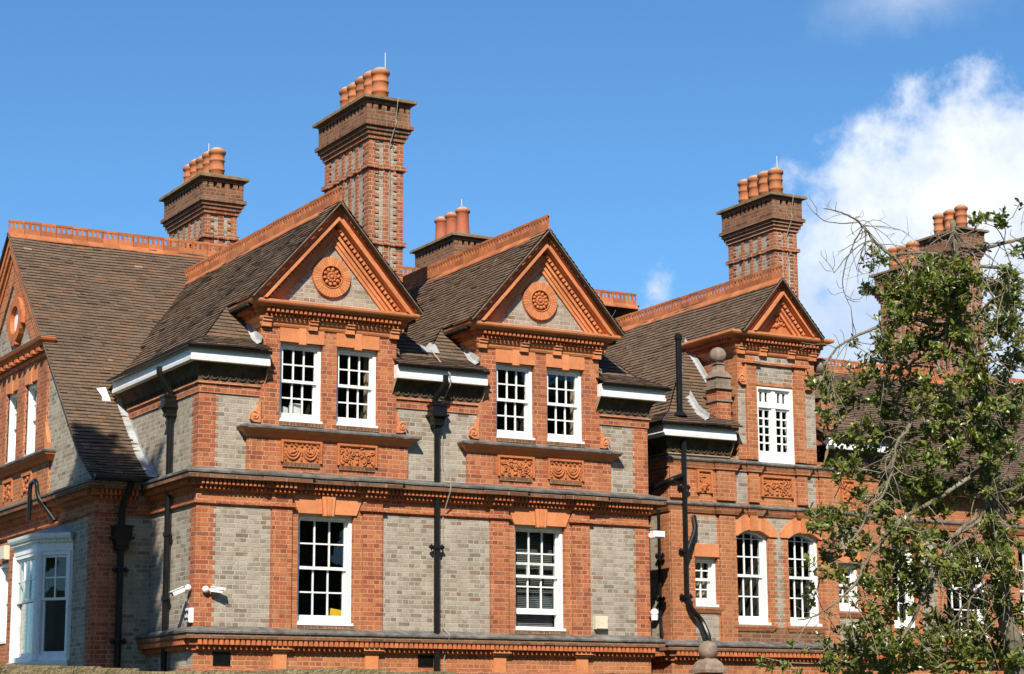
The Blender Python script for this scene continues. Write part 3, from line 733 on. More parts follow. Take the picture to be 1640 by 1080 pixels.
def chevron(mb, cx, za, m, v0, v1, zb, y0, y1, mat=0, block=.34):
    """inverted V of jointed blocks between the vertical offsets v0 (outer) and v1 (inner) below the apex za, cut at zb"""
    L = math.sqrt(1 + m * m); dx, dz = 1 / L, -m / L; sh = (v1 - v0) * m / L; ph = (v0 * 3.7) % 1.0 * .2
    for s in (-1, 1):
        O = lambda t: (cx + s * dx * t, za - v0 + dz * t); I = lambda t: (cx + s * dx * t, za - v1 + dz * t)
        To, Ti = (za - v0 - zb) / m * L, (za - v1 - zb) / m * L
        cuts = []; t = block * .8 + ph + sh
        while t < min(To, Ti + sh) - .12: cuts.append(t); t += block
        prev = None
        for c in cuts + [None]:
            a = [I(0), O(0)] if prev is None else [I(prev - sh + .0015), O(prev + .0015)]
            e = [O(To), I(Ti)] if c is None else [O(c - .0015), I(c - sh - .0015)]
            q = [a[0], e[1], e[0], a[1]]
            if s < 0: q = q[::-1]
            mb.prism_xz(q, y0, y1, mat); prev = c
def chevron_dentils(mb, cx, za, m, v0, v1, zb, y0, y1, w, gap, mat=0):
    L = math.sqrt(1 + m * m)
    for s in (-1, 1):
        d = Vector((s / L, 0, -m / L)); up = Vector((s * m / L, 0, 1 / L)); total = (za - v1 - zb) / m * L
        n = int(total / (w + gap)); hv = (v1 - v0) / L
        for k in range(n):
            c = Vector((cx, 0, za - v1)) + d * ((k + .6) * total / n) + up * (hv / 2)
            mb.obox((c.x, (y0 + y1) / 2, c.z), d, (0, 1, 0), up, w / 2, abs(y1 - y0) / 2, hv / 2, mat)

def gable_front(cx, yf, zsh, za, m, hw, rear, tz_in=.72, mats=None, carve=None, ov=.45):
    """pediment with its cornice. zsh = top of the level cornice, za = apex of the tiles, hw = half width of the brick front"""
    a, b = cx - hw, cx + hw
    path = [(a, rear), (a, yf), (b, yf), (b, rear)]
    g = MB()
    g.sweep(path, [(0, zsh - .42), (.03, zsh - .40), (.045, zsh - .37), (.05, zsh - .335), (.075, zsh - .32), (.095, zsh - .28), (.095, zsh - .262), (0, zsh - .26)], 0)
    g.sweep(path, [(0, zsh - .261), (.10, zsh - .26), (.10, zsh - .20), (.14, zsh - .195), (.14, zsh - .13), (.19, zsh - .12), (0, zsh - .118)], 1)
    g.dentils(path, .095, .135, zsh - .25, zsh - .205, .04, .035, 1); g.dentils(path, .135, .205, zsh - .19, zsh - .132, .045, .035, 1)
    g.sweep(path, [(0, zsh - .117), (.19, zsh - .115), (.205, zsh - .085), (.285, zsh - .07), (.30, zsh - .045), (.30, zsh - .010), (.285, zsh - .004), (0, zsh + .02)], 0)
    for k, x in enumerate((a - .012, cx - .42, cx + .26, b - .148)):             # the mouldings break forward in stepped blocks
        for (pr, za_, zb_) in ((.075, .425, .335), (.10, .334, .285), (.125, .284, .2615)): g.box(x, x + .16, yf - pr, yf, zsh - za_, zsh - zb_, 0)
    top = part(g, 'cornice', [MT['terra'], MT['terra_red']])
    p = MB(); y = yf
    chevron(p, cx, za, m, .022, .10, zsh + .004, y - .23, y + .3, 0)
    chevron(p, cx, za, m, .101, .22, zsh + .004, y - .19, y + .3, 0)
    chevron(p, cx, za, m, .221, .29, zsh + .004, y - .21, y + .3, 0)
    chevron(p, cx, za, m, .291, .35, zsh + .004, y - .33, y + .3, 0)
    chevron(p, cx, za, m, .351, .39, zsh + .004, y - .20, y + .3, 0)
    chevron(p, cx, za, m, .391, .47, zsh + .004, y - .13, y + .3, 1); chevron_dentils(p, cx, za, m, .392, .468, zsh + .02, y - .20, y - .125, .05, .036, 0)
    chevron(p, cx, za, m, .471, .55, zsh + .004, y - .145, y + .3, 0)
    chevron(p, cx, za, m, .551, .64, zsh + .004, y - .10, y + .3, 0); chevron(p, cx, za, m, .641, tz_in, zsh + .004, y - .075, y + .3, 0)
    ped = part(p, 'pediment', [MT['terra'], MT['terra_red']])
    t = MB(); zi = za - tz_in + .02; t.prism_xz([(cx - (zi - zsh + .02) / m, zsh - .01), (cx + (zi - zsh + .02) / m, zsh - .01), (cx, zi + .01)], y - .035, y + .25)
    part(t, 'tympanum', MT['grey'] if carve is None else MT['carve'], ped)
    return ped

ZSH = 8.78
for c, za in ((C1, 10.58), (C2, 10.58)):
    ped = gable_front(c, -.04, ZSH, za, 1.13, 1.24, .75)
    rosette(c - .02, 9.30, -.075, .345, ped, 10 if c == C1 else 12)
    g = MB()                                     # brick face with its two window openings, and the cheeks
    ops = [o for o in WIN_U if abs((o[0] + o[1]) / 2 - c) < 1.2]
    wall_grid(g, c - 1.24, c + 1.24, 6.66, 8.42, ops, [], 0, -.04, .12, 0)
    for x in (c - 1.24, c + 1.24): g.face([(x, -.04, 6.66), (x, .9, 6.66), (x, .9, 8.75), (x, -.04, 8.75)], 0)
    fr = part(g, 'gable_wall', MT['red'])
    for o in ops:
        g = MB(); z0, z1 = 8.14, 8.425; kx = (o[0] + o[1]) / 2
        g.box(o[0] - .015, kx - .065, -.058, 0, z0, z1); g.box(kx + .066, o[1] + .015, -.058, 0, z0, z1); g.box(kx - .064, kx + .065, -.072, 0, z0 - .03, z1)
        part(g, 'lintel', MT['terra'], fr)
    g = MB(); A, B = c - 1.46, c + 1.46          # apron with the sill course above it
    g.box(A, B, -.055, .02, 5.97, 6.52); ap = part(g, 'apron', MT['red'])
    g = MB(); pth = [(A, .02), (A, -.055), (B, -.055), (B, .02)]
    g.sweep(pth, [(0, 6.735), (.15, 6.69), (.172, 6.675), (.168, 6.648)], 0); g.sweep(pth, [(.155, 6.645), (.13, 6.615), (.07, 6.585), (.05, 6.545), (0, 6.52)], 1)
    part(g, 'sill_course', [MT['lead_dark'], MT['terra']], ap)
    for o in ops:
        g = MB(); n = 12
        for i in range(n):
            x = o[0] + (o[1] - o[0]) * i / n; g.box(x, x + .054, -.10, -.03, 6.735, 6.80)
        part(g, 'sill', MT['soot'], fr)
    for k, s in enumerate((-1, 1)):
        relief(c + s * .505, 6.30, .66, .33, -.055, ap, ('swag', 'scroll')[k] if c == C1 else ('scroll', 'swag')[k], 3 + k + int(c))
        g = MB(); n = 9
        for i in range(n): g.box(c + s * .505 - .33 + .66 * i / n, c + s * .505 - .33 + .66 * i / n + .064, -.085, -.05, 6.06, 6.13)
        part(g, 'sill', MT['soot'], ap)
        scroll_console(c + s * 1.24, s, 6.755, 7.11, -.02, fr)

# ------------------------------------------------------------------ left wing gable
g = MB()
for c in GWC:
    pass
ZL = 8.86
pth = [(-9.35, .02), (-9.35, -.045), (-4.95, -.045), (-4.95, .02)]
g.sweep(pth, [(0, 8.5), (.05, 8.52), (.06, 8.58), (.0, 8.585)], 0); g.sweep(pth, [(0, 8.59), (.10, 8.6), (.11, 8.67), (0, 8.675)], 1); g.dentils(pth, .08, .16, 8.60, 8.665, .16, .16, 1)
g.sweep(pth, [(0, 8.68), (.14, 8.69), (.16, 8.74), (.20, 8.76), (.22, 8.80), (.20, 8.82)], 0); g.sweep(pth, [(.20, 8.821), (.215, 8.825), (.20, 8.845), (0, 8.88)], 2)
gc = part(g, 'cornice', [MT['terra_red'], MT['terra_red'], MT['lead_dark']], None, MG)
for c in GWC:
    g = MB(); z0, z1 = 8.16, 8.5; x = gy(c); g.box(x - .40, x - .07, -.05, .02, z0, z1); g.box(x + .07, x + .40, -.05, .02, z0, z1); g.box(x - .068, x + .068, -.064, .02, z0 - .03, z1)
    part(g, 'lintel', MT['terra'], gc, MG)
g = MB(); pth = [(-9.7, .02), (-9.7, -.04), (-4.6, -.04), (-4.6, .02)]
g.sweep(pth, [(0, 6.79), (.16, 6.75), (.18, 6.73), (.17, 6.70)], 0); g.sweep(pth, [(.15, 6.70), (.14, 6.66), (.08, 6.62), (.05, 6.57), (0, 6.55)], 1)
part(g, 'sill_course', [MT['lead_dark'], MT['terra_red']], None, MG)
g = MB(); g.box(-9.6, -4.72, -.04, .02, 5.97, 6.55); ap = part(g, 'apron', MT['orange'], None, MG)
# carved blocks on that apron and the scroll beside the window
for c in GWC:
    g = MB(); x = gy(c); g.box(x - .3, x + .3, -.075, -.03, 6.44, 6.50); g.box(x - .3, x - .24, -.07, -.03, 6.1, 6.44); g.box(x + .24, x + .3, -.07, -.03, 6.1, 6.44)
    for k in range(14): g.blob((x + rnd.uniform(-.2, .2), -.05, 6.27 + rnd.uniform(-.13, .13)), .05, .03, .035, 0, 6, 4)
    part(g, 'relief_panel', MT['carve'], ap, MG)
g = MB(); x = gy(4.95)
g.prism_xz([(x, 6.80), (x + .17, 6.80), (x + .2, 6.9), (x + .12, 7.05), (x + .03, 7.22), (x, 7.3)], -.06, .02); part(g, 'scroll', MT['terra'], ap, MG)
for i, c in enumerate(GWC): make_window(MG @ Matrix.Translation((gy(c + .36), -.0, 6.80)), .72, 1.36, cols=2, rows=(2, 2), rec=.10, q0=.02, ext=.2)
make_window(MG @ Matrix.Translation((gy(7.75), 0, 3.45)), .70, 1.5, cols=2, rows=(2, 2), q0=.03)
# oculus in the gable: keyed octagonal ring round a round light
g = MB(); n = 24; cx, cz = gy(7.0), 9.52
for i in range(n):
    a0, a1 = 2 * math.pi * i / n, 2 * math.pi * (i + 1) / n
    ro = .44 + (.06 if i % 6 in (0, 5) else 0)
    g.prism_xz([(cx + .27 * math.cos(a0), cz + .27 * math.sin(a0)), (cx + ro * math.cos(a0), cz + ro * math.sin(a0)), (cx + ro * math.cos(a1), cz + ro * math.sin(a1)), (cx + .27 * math.cos(a1), cz + .27 * math.sin(a1))], -.11, .03)
oc = part(g, 'oculus', MT['terra_red'], None, MG)
g = MB(); g.prism_xz([(cx + .28 * math.cos(2 * math.pi * i / n), cz + .28 * math.sin(2 * math.pi * i / n)) for i in range(n)], -.02, .02); part(g, 'louvre', MT['white'], oc, MG)
# raking bands of that gable
g = MB(); ml = 1.005; zL = RZ(7.4)
chevron(g, gy(7.4), zL, ml, .06, .20, 8.9, -.15, .05, 0); chevron(g, gy(7.4), zL, ml, .2, .36, 8.9, -.12, .05, 1); chevron(g, gy(7.4), zL, ml, .36, .5, 8.9, -.07, .05, 0); chevron(g, gy(7.4), zL, ml, .5, .95, 8.9, -.045, .05, 2)
part(g, 'pediment', [MT['terra_red'], MT['orange'], MT['orange']], None, MG)
# ------------------------------------------------------------------ bay window on the gable wall
bp = .48; byA, byB = 3.25, 3.25 + bp; byC, byD = 5.05, 5.05 + bp
bpath = [(XG, byD), (XG - bp, byC), (XG - bp, byB), (XG, byA)]
g = MB(); zb0, zb1 = 3.02, 4.86
g.sweep(bpath, [(0, 2.2), (.0, 2.86)], 0); g.sweep(bpath, [(0, 2.86), (.06, 2.90), (.09, 2.96), (.10, 3.0), (.0, 3.02)], 0)
g.sweep(bpath, [(0, 4.86), (.012, 4.865), (.012, 5.0), (.045, 5.01), (.05, 5.05), (.10, 5.07), (.12, 5.11), (.13, 5.16), (.0, 5.17)], 0)
g.dentils(bpath, .045, .075, 5.02, 5.05, .03, .03, 0)
P = [Vector(p) for p in bpath]
for i in range(3):                                   # corner posts
    pass
for q in bpath[1:3]: g.lathe([(.075, zb0), (.075, zb1)], (q[0] + .045, q[1], 0), 10)
g.box(XG - .06, XG, byA - .0, byA + .12, zb0, zb1); g.box(XG - .06, XG, byD - .12, byD, zb0, zb1)
bay = part(g, 'bay_window', MT['white'])
g = MB(); n = 0.0
top = [(XG, byD + .05), (XG - bp - .1, byC + .05), (XG - bp - .1, byB - .05), (XG, byA - .05)]
ridge = [(XG, byC - .1), (XG, byB + .1)]
g.face([(top[0][0], top[0][1], 5.165), (top[1][0], top[1][1], 5.165), (ridge[0][0], ridge[0][1], 5.36)]); g.face([(top[1][0], top[1][1], 5.165), (top[2][0], top[2][1], 5.165), (ridge[1][0], ridge[1][1], 5.36), (ridge[0][0], ridge[0][1], 5.36)]); g.face([(top[2][0], top[2][1], 5.165), (top[3][0], top[3][1], 5.165), (ridge[1][0], ridge[1][1], 5.36)])
part(g, 'roof', MT['lead'], bay)
def bay_sash(M, w, cols_u):
    h = zb1 - zb0; f = MB(); f.box(.0, .10, .0, .14, 0, h); f.box(w - .10, w, .0, .14, 0, h); f.box(.1, w - .1, .0, .14, h - .06, h); f.box(.1, w - .1, .0, .14, 0, .08)
    part(f, 'frame', MT['white'], bay, M)
    u = MB(); r = sash(u, .1, w - .1, h * .55, h - .06, .03, .07, cols_u, 2, bot=.04); r2 = sash(u, .1, w - .1, .08, h * .55 + .04, .075, .115, 1, 1, bot=.07)
    part(u, 'sash', MT['white'], bay, M)
    for q in (r, r2): p = MB(); p.box(q[0], q[1], q[4] - .002, q[4] + .002, q[2], q[3]); part(p, 'pane', MT['glass'], bay, M)
Lc = bp * math.sqrt(2)
bay_sash(rotz(-45, (XG - bp, byB, zb0)), Lc, 2)
bay_sash(rotz(-90, (XG - bp, byC, zb0)), byC - byB, 3)
g = MB(); g.box(XG - .02, XG + .9, byA + .05, byD - .05, 2.6, 5.0); 
g = MB(); g.face([(XG - .03, byA + .06, 2.6), (XG - .03, byD - .06, 2.6), (XG - .03, byD - .06, 4.95), (XG - .03, byA + .06, 4.95)]); part(g, 'shade', MT['dark'], bay)  # dark sheet over the wall, painted to stand for the unlit room inside

# ------------------------------------------------------------------ roofs
def clip_poly(sub, clip):
    """Sutherland-Hodgman, clip = convex counter-clockwise polygon"""
    out = sub
    for i in range(len(clip)):
        a, b = clip[i], clip[(i + 1) % len(clip)]
        ex, ey = b[0] - a[0], b[1] - a[1]; inp = out; out = []
        if not inp: break
        side = lambda p: ex * (p[1] - a[1]) - ey * (p[0] - a[0])
        for k in range(len(inp)):
            p, q = inp[k], inp[(k + 1) % len(inp)]; sp, sq = side(p), side(q)
            if sp >= -1e-9: out.append(p)
            if (sp > 1e-9 and sq < -1e-9) or (sp < -1e-9 and sq > 1e-9):
                t = sp / (sp - sq); out.append((p[0] + (q[0] - p[0]) * t, p[1] + (q[1] - p[1]) * t))
    return out
def area(p): return sum(p[i][0] * p[(i + 1) % len(p)][1] - p[(i + 1) % len(p)][0] * p[i][1] for i in range(len(p))) / 2

def tile_roof(mb, o, u, d, zf, polys, gauge=.098, wid=.168, seed=1):
    """overlapping clay tiles on one slope: o = point of the eaves line, u along it, d up the slope (plan), zf(dist) = height"""
    rr = random.Random(seed); o = Vector(o); u = Vector(u); d = Vector(d)
    for poly in polys:
        P = [((Vector(p) - o).dot(u), (Vector(p) - o).dot(d)) for p in poly]
        if area(P) < 0: P = P[::-1]
        dmax = max(p[1] for p in P); dmin = min(p[1] for p in P); umin = min(p[0] for p in P); umax = max(p[0] for p in P)
        rows = [0.0]
        while rows[-1] < dmax:
            s = (zf(rows[-1] + .02) - zf(rows[-1])) / .02; rows.append(rows[-1] + gauge / math.sqrt(1 + s * s))
        for k in range(len(rows) - 1):
            d0, d1 = rows[k], rows[k + 1]
            if d1 < dmin: continue
            s = (zf(d1) - zf(d0)) / (d1 - d0); L = math.sqrt(1 + s * s); nd, nz = -s / L, 1 / L
            strip = clip_poly([(umin - 1, d0), (umax + 1, d0), (umax + 1, d1), (umin - 1, d1)], P)
            if len(strip) < 3: continue
            ua, ub = min(p[0] for p in strip), max(p[0] for p in strip); off = (k % 2) * wid / 2 + rr.uniform(-.012, .012)
            wave = lambda uu: .011 * math.sin(uu * 1.3 + k * .06) + .006 * math.sin(uu * 3.1 + k * .23)
            j = math.floor((ua - off) / wid)
            while off + j * wid < ub:
                a = off + j * wid; j += 1
                t = clip_poly([(a, d0), (a + wid - .003, d0), (a + wid - .003, d1), (a, d1)], P)
                if len(t) < 3 or abs(area(t)) < 1e-4: continue
                lift = .017 + rr.uniform(-.004, .006) + (.012 if rr.random() < .03 else 0); tilt = rr.uniform(-.004, .004)
                top = []
                for (uu, dd) in t:
                    f = (dd - d0) / (d1 - d0); h = lift * (1 - f) + .002 + tilt * ((uu - a) / wid - .5) + wave(uu)
                    q = o + u * uu + d * (dd + nd * h); top.append((q.x, q.y, zf(d0) + (zf(d1) - zf(d0)) * f + nz * h))
                mb.face(top, 0)
                low = [i for i, (uu, dd) in enumerate(t) if abs(dd - d0) < 1e-6]
                if len(low) == 2:
                    i0, i1 = low if low[1] == (low[0] + 1) % len(t) else (low[1], low[0])
                    A, B = top[i0], top[i1]; drop = lift + .012; dx, dy = d.x * .012, d.y * .012
                    mb.face([(A[0] + dx, A[1] + dy, A[2] - drop), (B[0] + dx, B[1] + dy, B[2] - drop), B, A], 1)
TM = [MT['tile'], MT['tile_edge']]
EZ, EO = 7.92, .30
def ezf(ze, m=1.13, kick=.45, k0=.49):
    return lambda t: ze + k0 * t if t < kick else ze + k0 * kick + m * (t - kick)
zG = ezf(EZ)                                      # slopes of the two front gables, measured in from their eaves
ZRG = zG(C1 + EO)                                 # ridge height of the front gables
def zW(t): return 5.95 + .66 * t if t < .7 else 5.95 + .462 + 1.005 * (t - .7)
YE = 1.84; RIDGE_Y = 7.4; ZRW = zW(RIDGE_Y - YE)
def yW(z):                                        # where the main slope reaches the height z
    return YE + (.7 + (z - 5.95 - .462) / 1.005 if z > 6.412 else (z - 5.95) / .66)
def yv(x, c, e=None): return yW(zG(C1 + EO - abs(x - c)))
VX = (C1 + C2) / 2; dV = C1 + EO - (VX - C1); VERGE = .72; yS = VERGE + EO
roof = MB()
# front gable slopes: lower part behind the hip, upper part out to the verge
yf = -.43
tile_roof(roof, (-EO, 0), (0, 1), (1, 0), zG, [[(-EO, -EO), (VERGE, VERGE), (VERGE, yv(VERGE, C1)), (.15, yv(.15, C1)), (-EO, yW(EZ))], [(VERGE, yf), (C1, yf), (C1, yv(C1, C1)), (VERGE, yv(VERGE, C1))]], seed=2)
xe = 2 * C1 + EO
tile_roof(roof, (xe, 0), (0, 1), (-1, 0), zG, [[(C1, yf), (2 * C1 - VERGE, yf), (2 * C1 - VERGE, yv(VERGE, C1)), (C1, yv(C1, C1))], [(2 * C1 - VERGE, VERGE), (VX, dV - EO), (VX, yv(VX, C1)), (2 * C1 - VERGE, yv(VERGE, C1))]], seed=3)
xe = C2 - C1 - EO
tile_roof(roof, (xe, 0), (0, 1), (1, 0), zG, [[(VX, dV - EO), (C2 - C1 + VERGE, VERGE), (C2 - C1 + VERGE, yv(VERGE, C1)), (VX, yv(VX, C1))], [(C2 - C1 + VERGE, yf), (C2, yf), (C2, yv(C2, C2)), (C2 - C1 + VERGE, yv(VERGE, C1))]], seed=4)
xe = C2 + C1 + EO
tile_roof(roof, (xe, 0), (0, 1), (-1, 0), zG, [[(C2, yf), (xe - EO - VERGE, yf), (xe - EO - VERGE, yv(VERGE, C1)), (C2, yv(C2, C2))], [(xe - EO - VERGE, VERGE), (xe, -EO), (xe, yW(EZ)), (xe - EO - VERGE, yv(VERGE, C1))]], seed=5)
# front skirts
ck = 1.24
tile_roof(roof, (0, -EO), (1, 0), (0, 1), zG, [[(-EO, -EO), (1.12, -EO), (1.12, -.05), (-.05, -.05)], [(-.05, -.05), (C1 - ck, -.05), (C1 - ck, VERGE), (VERGE, VERGE)]], seed=6)
a, b = C1 + ck, C2 - ck; vy = dV - EO
tile_roof(roof, (0, -EO), (1, 0), (0, 1), zG, [[(a - .08, -EO), (b + .08, -EO), (b + .08, -.05), (a - .08, -.05)], [(a, -.05), (b, -.05), (b, vy), (a, vy)], [(a, vy), (VX, vy), (2 * C1 - VERGE, VERGE), (a, VERGE)], [(VX, vy), (b, vy), (b, VERGE), (C2 - C1 + VERGE, VERGE)]], seed=7)
tile_roof(roof, (0, -EO), (1, 0), (0, 1), zG, [[(C2 + ck - .08, -EO), (xe, -EO), (xe - .25, -.05), (C2 + ck - .08, -.05)], [(C2 + ck, -.05), (xe - .25, -.05), (xe - EO - VERGE, VERGE), (C2 + ck, VERGE)]], seed=8)
part(roof, 'roof', TM)
# main range: the slope behind the front gables, the left wing catslide
roof = MB(); x0 = XG - .19
hidden = lambda xa, xb, z: None
tile_roof(roof, (0, YE), (1, 0), (0, 1), zW, [[(x0, YE), (-.02, YE), (-.02, RIDGE_Y), (x0, RIDGE_Y)], [(-.02, yW(7.5)), (C1, yW(9.8)), (C1, RIDGE_Y), (-.02, RIDGE_Y)], [(C1, yW(9.9)), (VX, yW(7.4)), (VX, RIDGE_Y), (C1, RIDGE_Y)], [(VX, yW(7.4)), (C2, yW(9.9)), (C2, RIDGE_Y), (VX, RIDGE_Y)], [(C2, yW(9.9)), (W, yW(7.4)), (W, RIDGE_Y), (C2, RIDGE_Y)], [(W, YE), (C3, YE + 3.2), (C3, RIDGE_Y), (W, RIDGE_Y)]], seed=9)
part(roof, 'roof', TM)
roof = MB(); tile_roof(roof, (0, 2 * RIDGE_Y - YE), (1, 0), (0, -1), zW, [[(x0, RIDGE_Y), (13.4, RIDGE_Y), (13.4, 2 * RIDGE_Y - YE), (x0, 2 * RIDGE_Y - YE)]], gauge=.4, wid=.8, seed=10); part(roof, 'roof', TM)
# right block
XE3 = 9.33; YE3 = YR - .30; ZE3 = 7.46; H3 = C3 - XE3; z3 = ezf(ZE3, 1.16, .45, .56); ZR3 = z3(H3)
V3 = 11.18; d3 = V3 - XE3; yf3 = YR - .40
def y3(x): return yW(z3(H3 - abs(x - C3)))
roof = MB()
tile_roof(roof, (XE3, 0), (0, 1), (1, 0), z3, [[(XE3, YE3), (V3, YE3 + d3), (V3, y3(V3)), (XE3, yW(ZE3))], [(V3, yf3), (C3, yf3), (C3, y3(C3)), (V3, y3(V3))]], seed=11)
tile_roof(roof, (2 * C3 - XE3, 0), (0, 1), (-1, 0), z3, [[(C3, yf3), (2 * C3 - V3, yf3), (2 * C3 - V3, y3(V3)), (C3, y3(C3))], [(2 * C3 - V3, YE3 + d3), (2 * C3 - XE3, YE3), (2 * C3 - XE3, yW(ZE3)), (2 * C3 - V3, y3(V3))]], seed=12)
tile_roof(roof, (0, YE3), (1, 0), (0, 1), z3, [[(XE3, YE3), (11.16, YE3), (11.16, YE3 + 11.16 - XE3)]], seed=13)
tile_roof(roof, (0, YE3), (1, 0), (0, 1), z3, [[(2 * C3 - 11.16, YE3), (2 * C3 - XE3, YE3), (2 * C3 - 11.16, YE3 + 11.16 - XE3)]], seed=14)
part(roof, 'roof', TM)
# range beyond
zQ = lambda t: 6.75 + .5 * t if t < .5 else 6.75 + .25 + .69 * (t - .5)
RQY = 5.75; YEQ = 1.05; ZRQ = zQ(RQY - YEQ)
roof = MB(); tile_roof(roof, (0, YEQ), (1, 0), (0, 1), zQ, [[(C3, 3.4), (14.95, 3.4), (14.95, RQY), (C3, RQY)], [(14.95, YEQ), (26.2, YEQ), (26.2, RQY), (14.95, RQY)]], seed=15)
tile_roof(roof, (0, 2 * RQY - YEQ), (1, 0), (0, -1), zQ, [[(C3, RQY), (26.2, RQY), (26.2, 2 * RQY - YEQ), (C3, 2 * RQY - YEQ)]], gauge=.4, wid=.8, seed=16)
part(roof, 'roof', TM)
# odd replaced tiles (paler or redder than the rest), lying on the slope
def verge(pts, name='verge'):
    """mortared tile edge along a gable: undercloak and bedding"""
    g = MB()
    for a, b in zip(pts[:-1], pts[1:]):
        a, b = Vector(a), Vector(b); c = (a + b) / 2; d = (b - a); side = Vector((0, 1, 0)) if abs(d.x) > abs(d.y) else Vector((1, 0, 0))
        up = d.cross(side).normalized(); up = up if up.z > 0 else -up
        g.obox(c - up * .016, d, side, up, d.length / 2 + .01, .05, .009, 0)
    return part(g, name, MT['verge'])
for c in (C1, C2):
    for s in (-1, 1): verge([(c + s * (C1 - VERGE), yf + .05, zG(VERGE + EO) - .0), (c, yf + .05, ZRG - .0)])
for s in (-1, 1): verge([(C3 + s * (C3 - V3), yf3 + .05, z3(V3 - XE3)), (C3, yf3 + .05, ZR3)])
verge([(x0 + .05, YE, zW(0)), (x0 + .05, YE + .7, zW(.7)), (x0 + .05, RIDGE_Y, ZRW)]); verge([(x0 + .05, 2 * RIDGE_Y - YE, zW(0)), (x0 + .05, 2 * RIDGE_Y - YE - .7, zW(.7)), (x0 + .05, RIDGE_Y, ZRW)])
# dark boarded soffit under the overhanging gable eaves
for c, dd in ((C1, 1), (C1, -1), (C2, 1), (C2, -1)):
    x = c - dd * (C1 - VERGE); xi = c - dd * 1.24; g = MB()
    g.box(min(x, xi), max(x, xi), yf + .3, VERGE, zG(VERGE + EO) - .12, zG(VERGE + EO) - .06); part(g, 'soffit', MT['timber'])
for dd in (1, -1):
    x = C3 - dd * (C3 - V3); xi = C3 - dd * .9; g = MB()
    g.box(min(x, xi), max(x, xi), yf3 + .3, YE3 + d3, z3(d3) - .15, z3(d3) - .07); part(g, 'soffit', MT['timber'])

# ------------------------------------------------------------------ ornamental ridge crests
def crest(a, b, m, name='ridge_crest', tall=.27):
    """saddle tiles with a pierced upright crest"""
    a, b = Vector(a), Vector(b); L = (b - a).length; d = (b - a).normalized(); s = Vector((d.y, -d.x, 0)).normalized()
    g = MB(); n = max(1, int(L / .31)); st = L / n
    for i in range(n):
        p = a + d * (i * st); q = a + d * ((i + 1) * st - .006); dz = rnd.uniform(-.003, .003)
        for sg in (1, -1):
            hw = .135; e = s * sg * hw; up = Vector((0, 0, .03 + dz)); lo = e + Vector((0, 0, -hw * m + .045 + dz))
            t = Vector((0, 0, -.022))
            A, B, Cc, D = p + up, q + up, q + lo, p + lo
            g.mesh([A, B, Cc, D, A + t, B + t, Cc + t, D + t], [(0, 1, 2, 3), (4, 7, 6, 5), (3, 2, 6, 7), (0, 3, 7, 4), (1, 5, 6, 2)])
        z0 = .02; c = (p + q) / 2; hl = st / 2 - .004; k = 3; lean = rnd.uniform(-.006, .006)
        g.obox(c + Vector((0, 0, z0 + .045)), d, s, (0, 0, 1), hl, .016, .05)
        g.obox(c + Vector((0, 0, tall - .018)) + s * lean, d, s, (0, 0, 1), hl, .018, .022)
        w = 2 * hl / k
        for j in range(k + 1):
            x = -hl + w * j; ww = .026 if 0 < j < k else .014
            x = min(max(x, -hl + ww), hl - ww)
            g.obox(c + d * x + Vector((0, 0, (tall + z0 + .07) / 2)) + s * lean * .5, d, s, (0, 0, 1), ww, .014, (tall - z0 - .11) / 2)
        for j in range(k):                      # rounded heads of the openings
            x = -hl + w * (j + .5); g.obox(c + d * x + Vector((0, 0, tall - .05)), d, s, (0, 0, 1), w / 2, .013, .012)
    return part(g, name, MT['ridge'])
crest((x0 + .02, RIDGE_Y, ZRW), (13.3, RIDGE_Y, ZRW), 1.0)
crest((C1, yf + .02, ZRG), (C1, yv(C1, C1) + .25, ZRG), 1.13); crest((C2, yf + .02, ZRG), (C2, yv(C2, C2) + .25, ZRG), 1.13)
crest((C3, yf3 + .02, ZR3), (C3, y3(C3) + .25, ZR3), 1.16); crest((C3 + .7, RQY, ZRQ), (26.2, RQY, ZRQ), .92)

# ------------------------------------------------------------------ lead flashings
def flash(pts, wd, name='flashing', mat='lead', parent=None):
    """folded lead strip: list of (point, sideways vector)"""
    g = MB(); P = [Vector(p) for p in pts]
    for (a, b) in zip(P[:-1], P[1:]):
        w = Vector(wd); n = (b - a).cross(w).normalized() * .008
        if n.z < 0: n = -n
        q = [a - w * .5, a + w * .5, b + w * .5, b - w * .5]
        g.mesh([p + n for p in q] + [p - n for p in q], [(0, 1, 2, 3), (7, 6, 5, 4), (0, 4, 5, 1), (1, 5, 6, 2), (2, 6, 7, 3), (3, 7, 4, 0)])
    return part(g, name, MT[mat], parent)
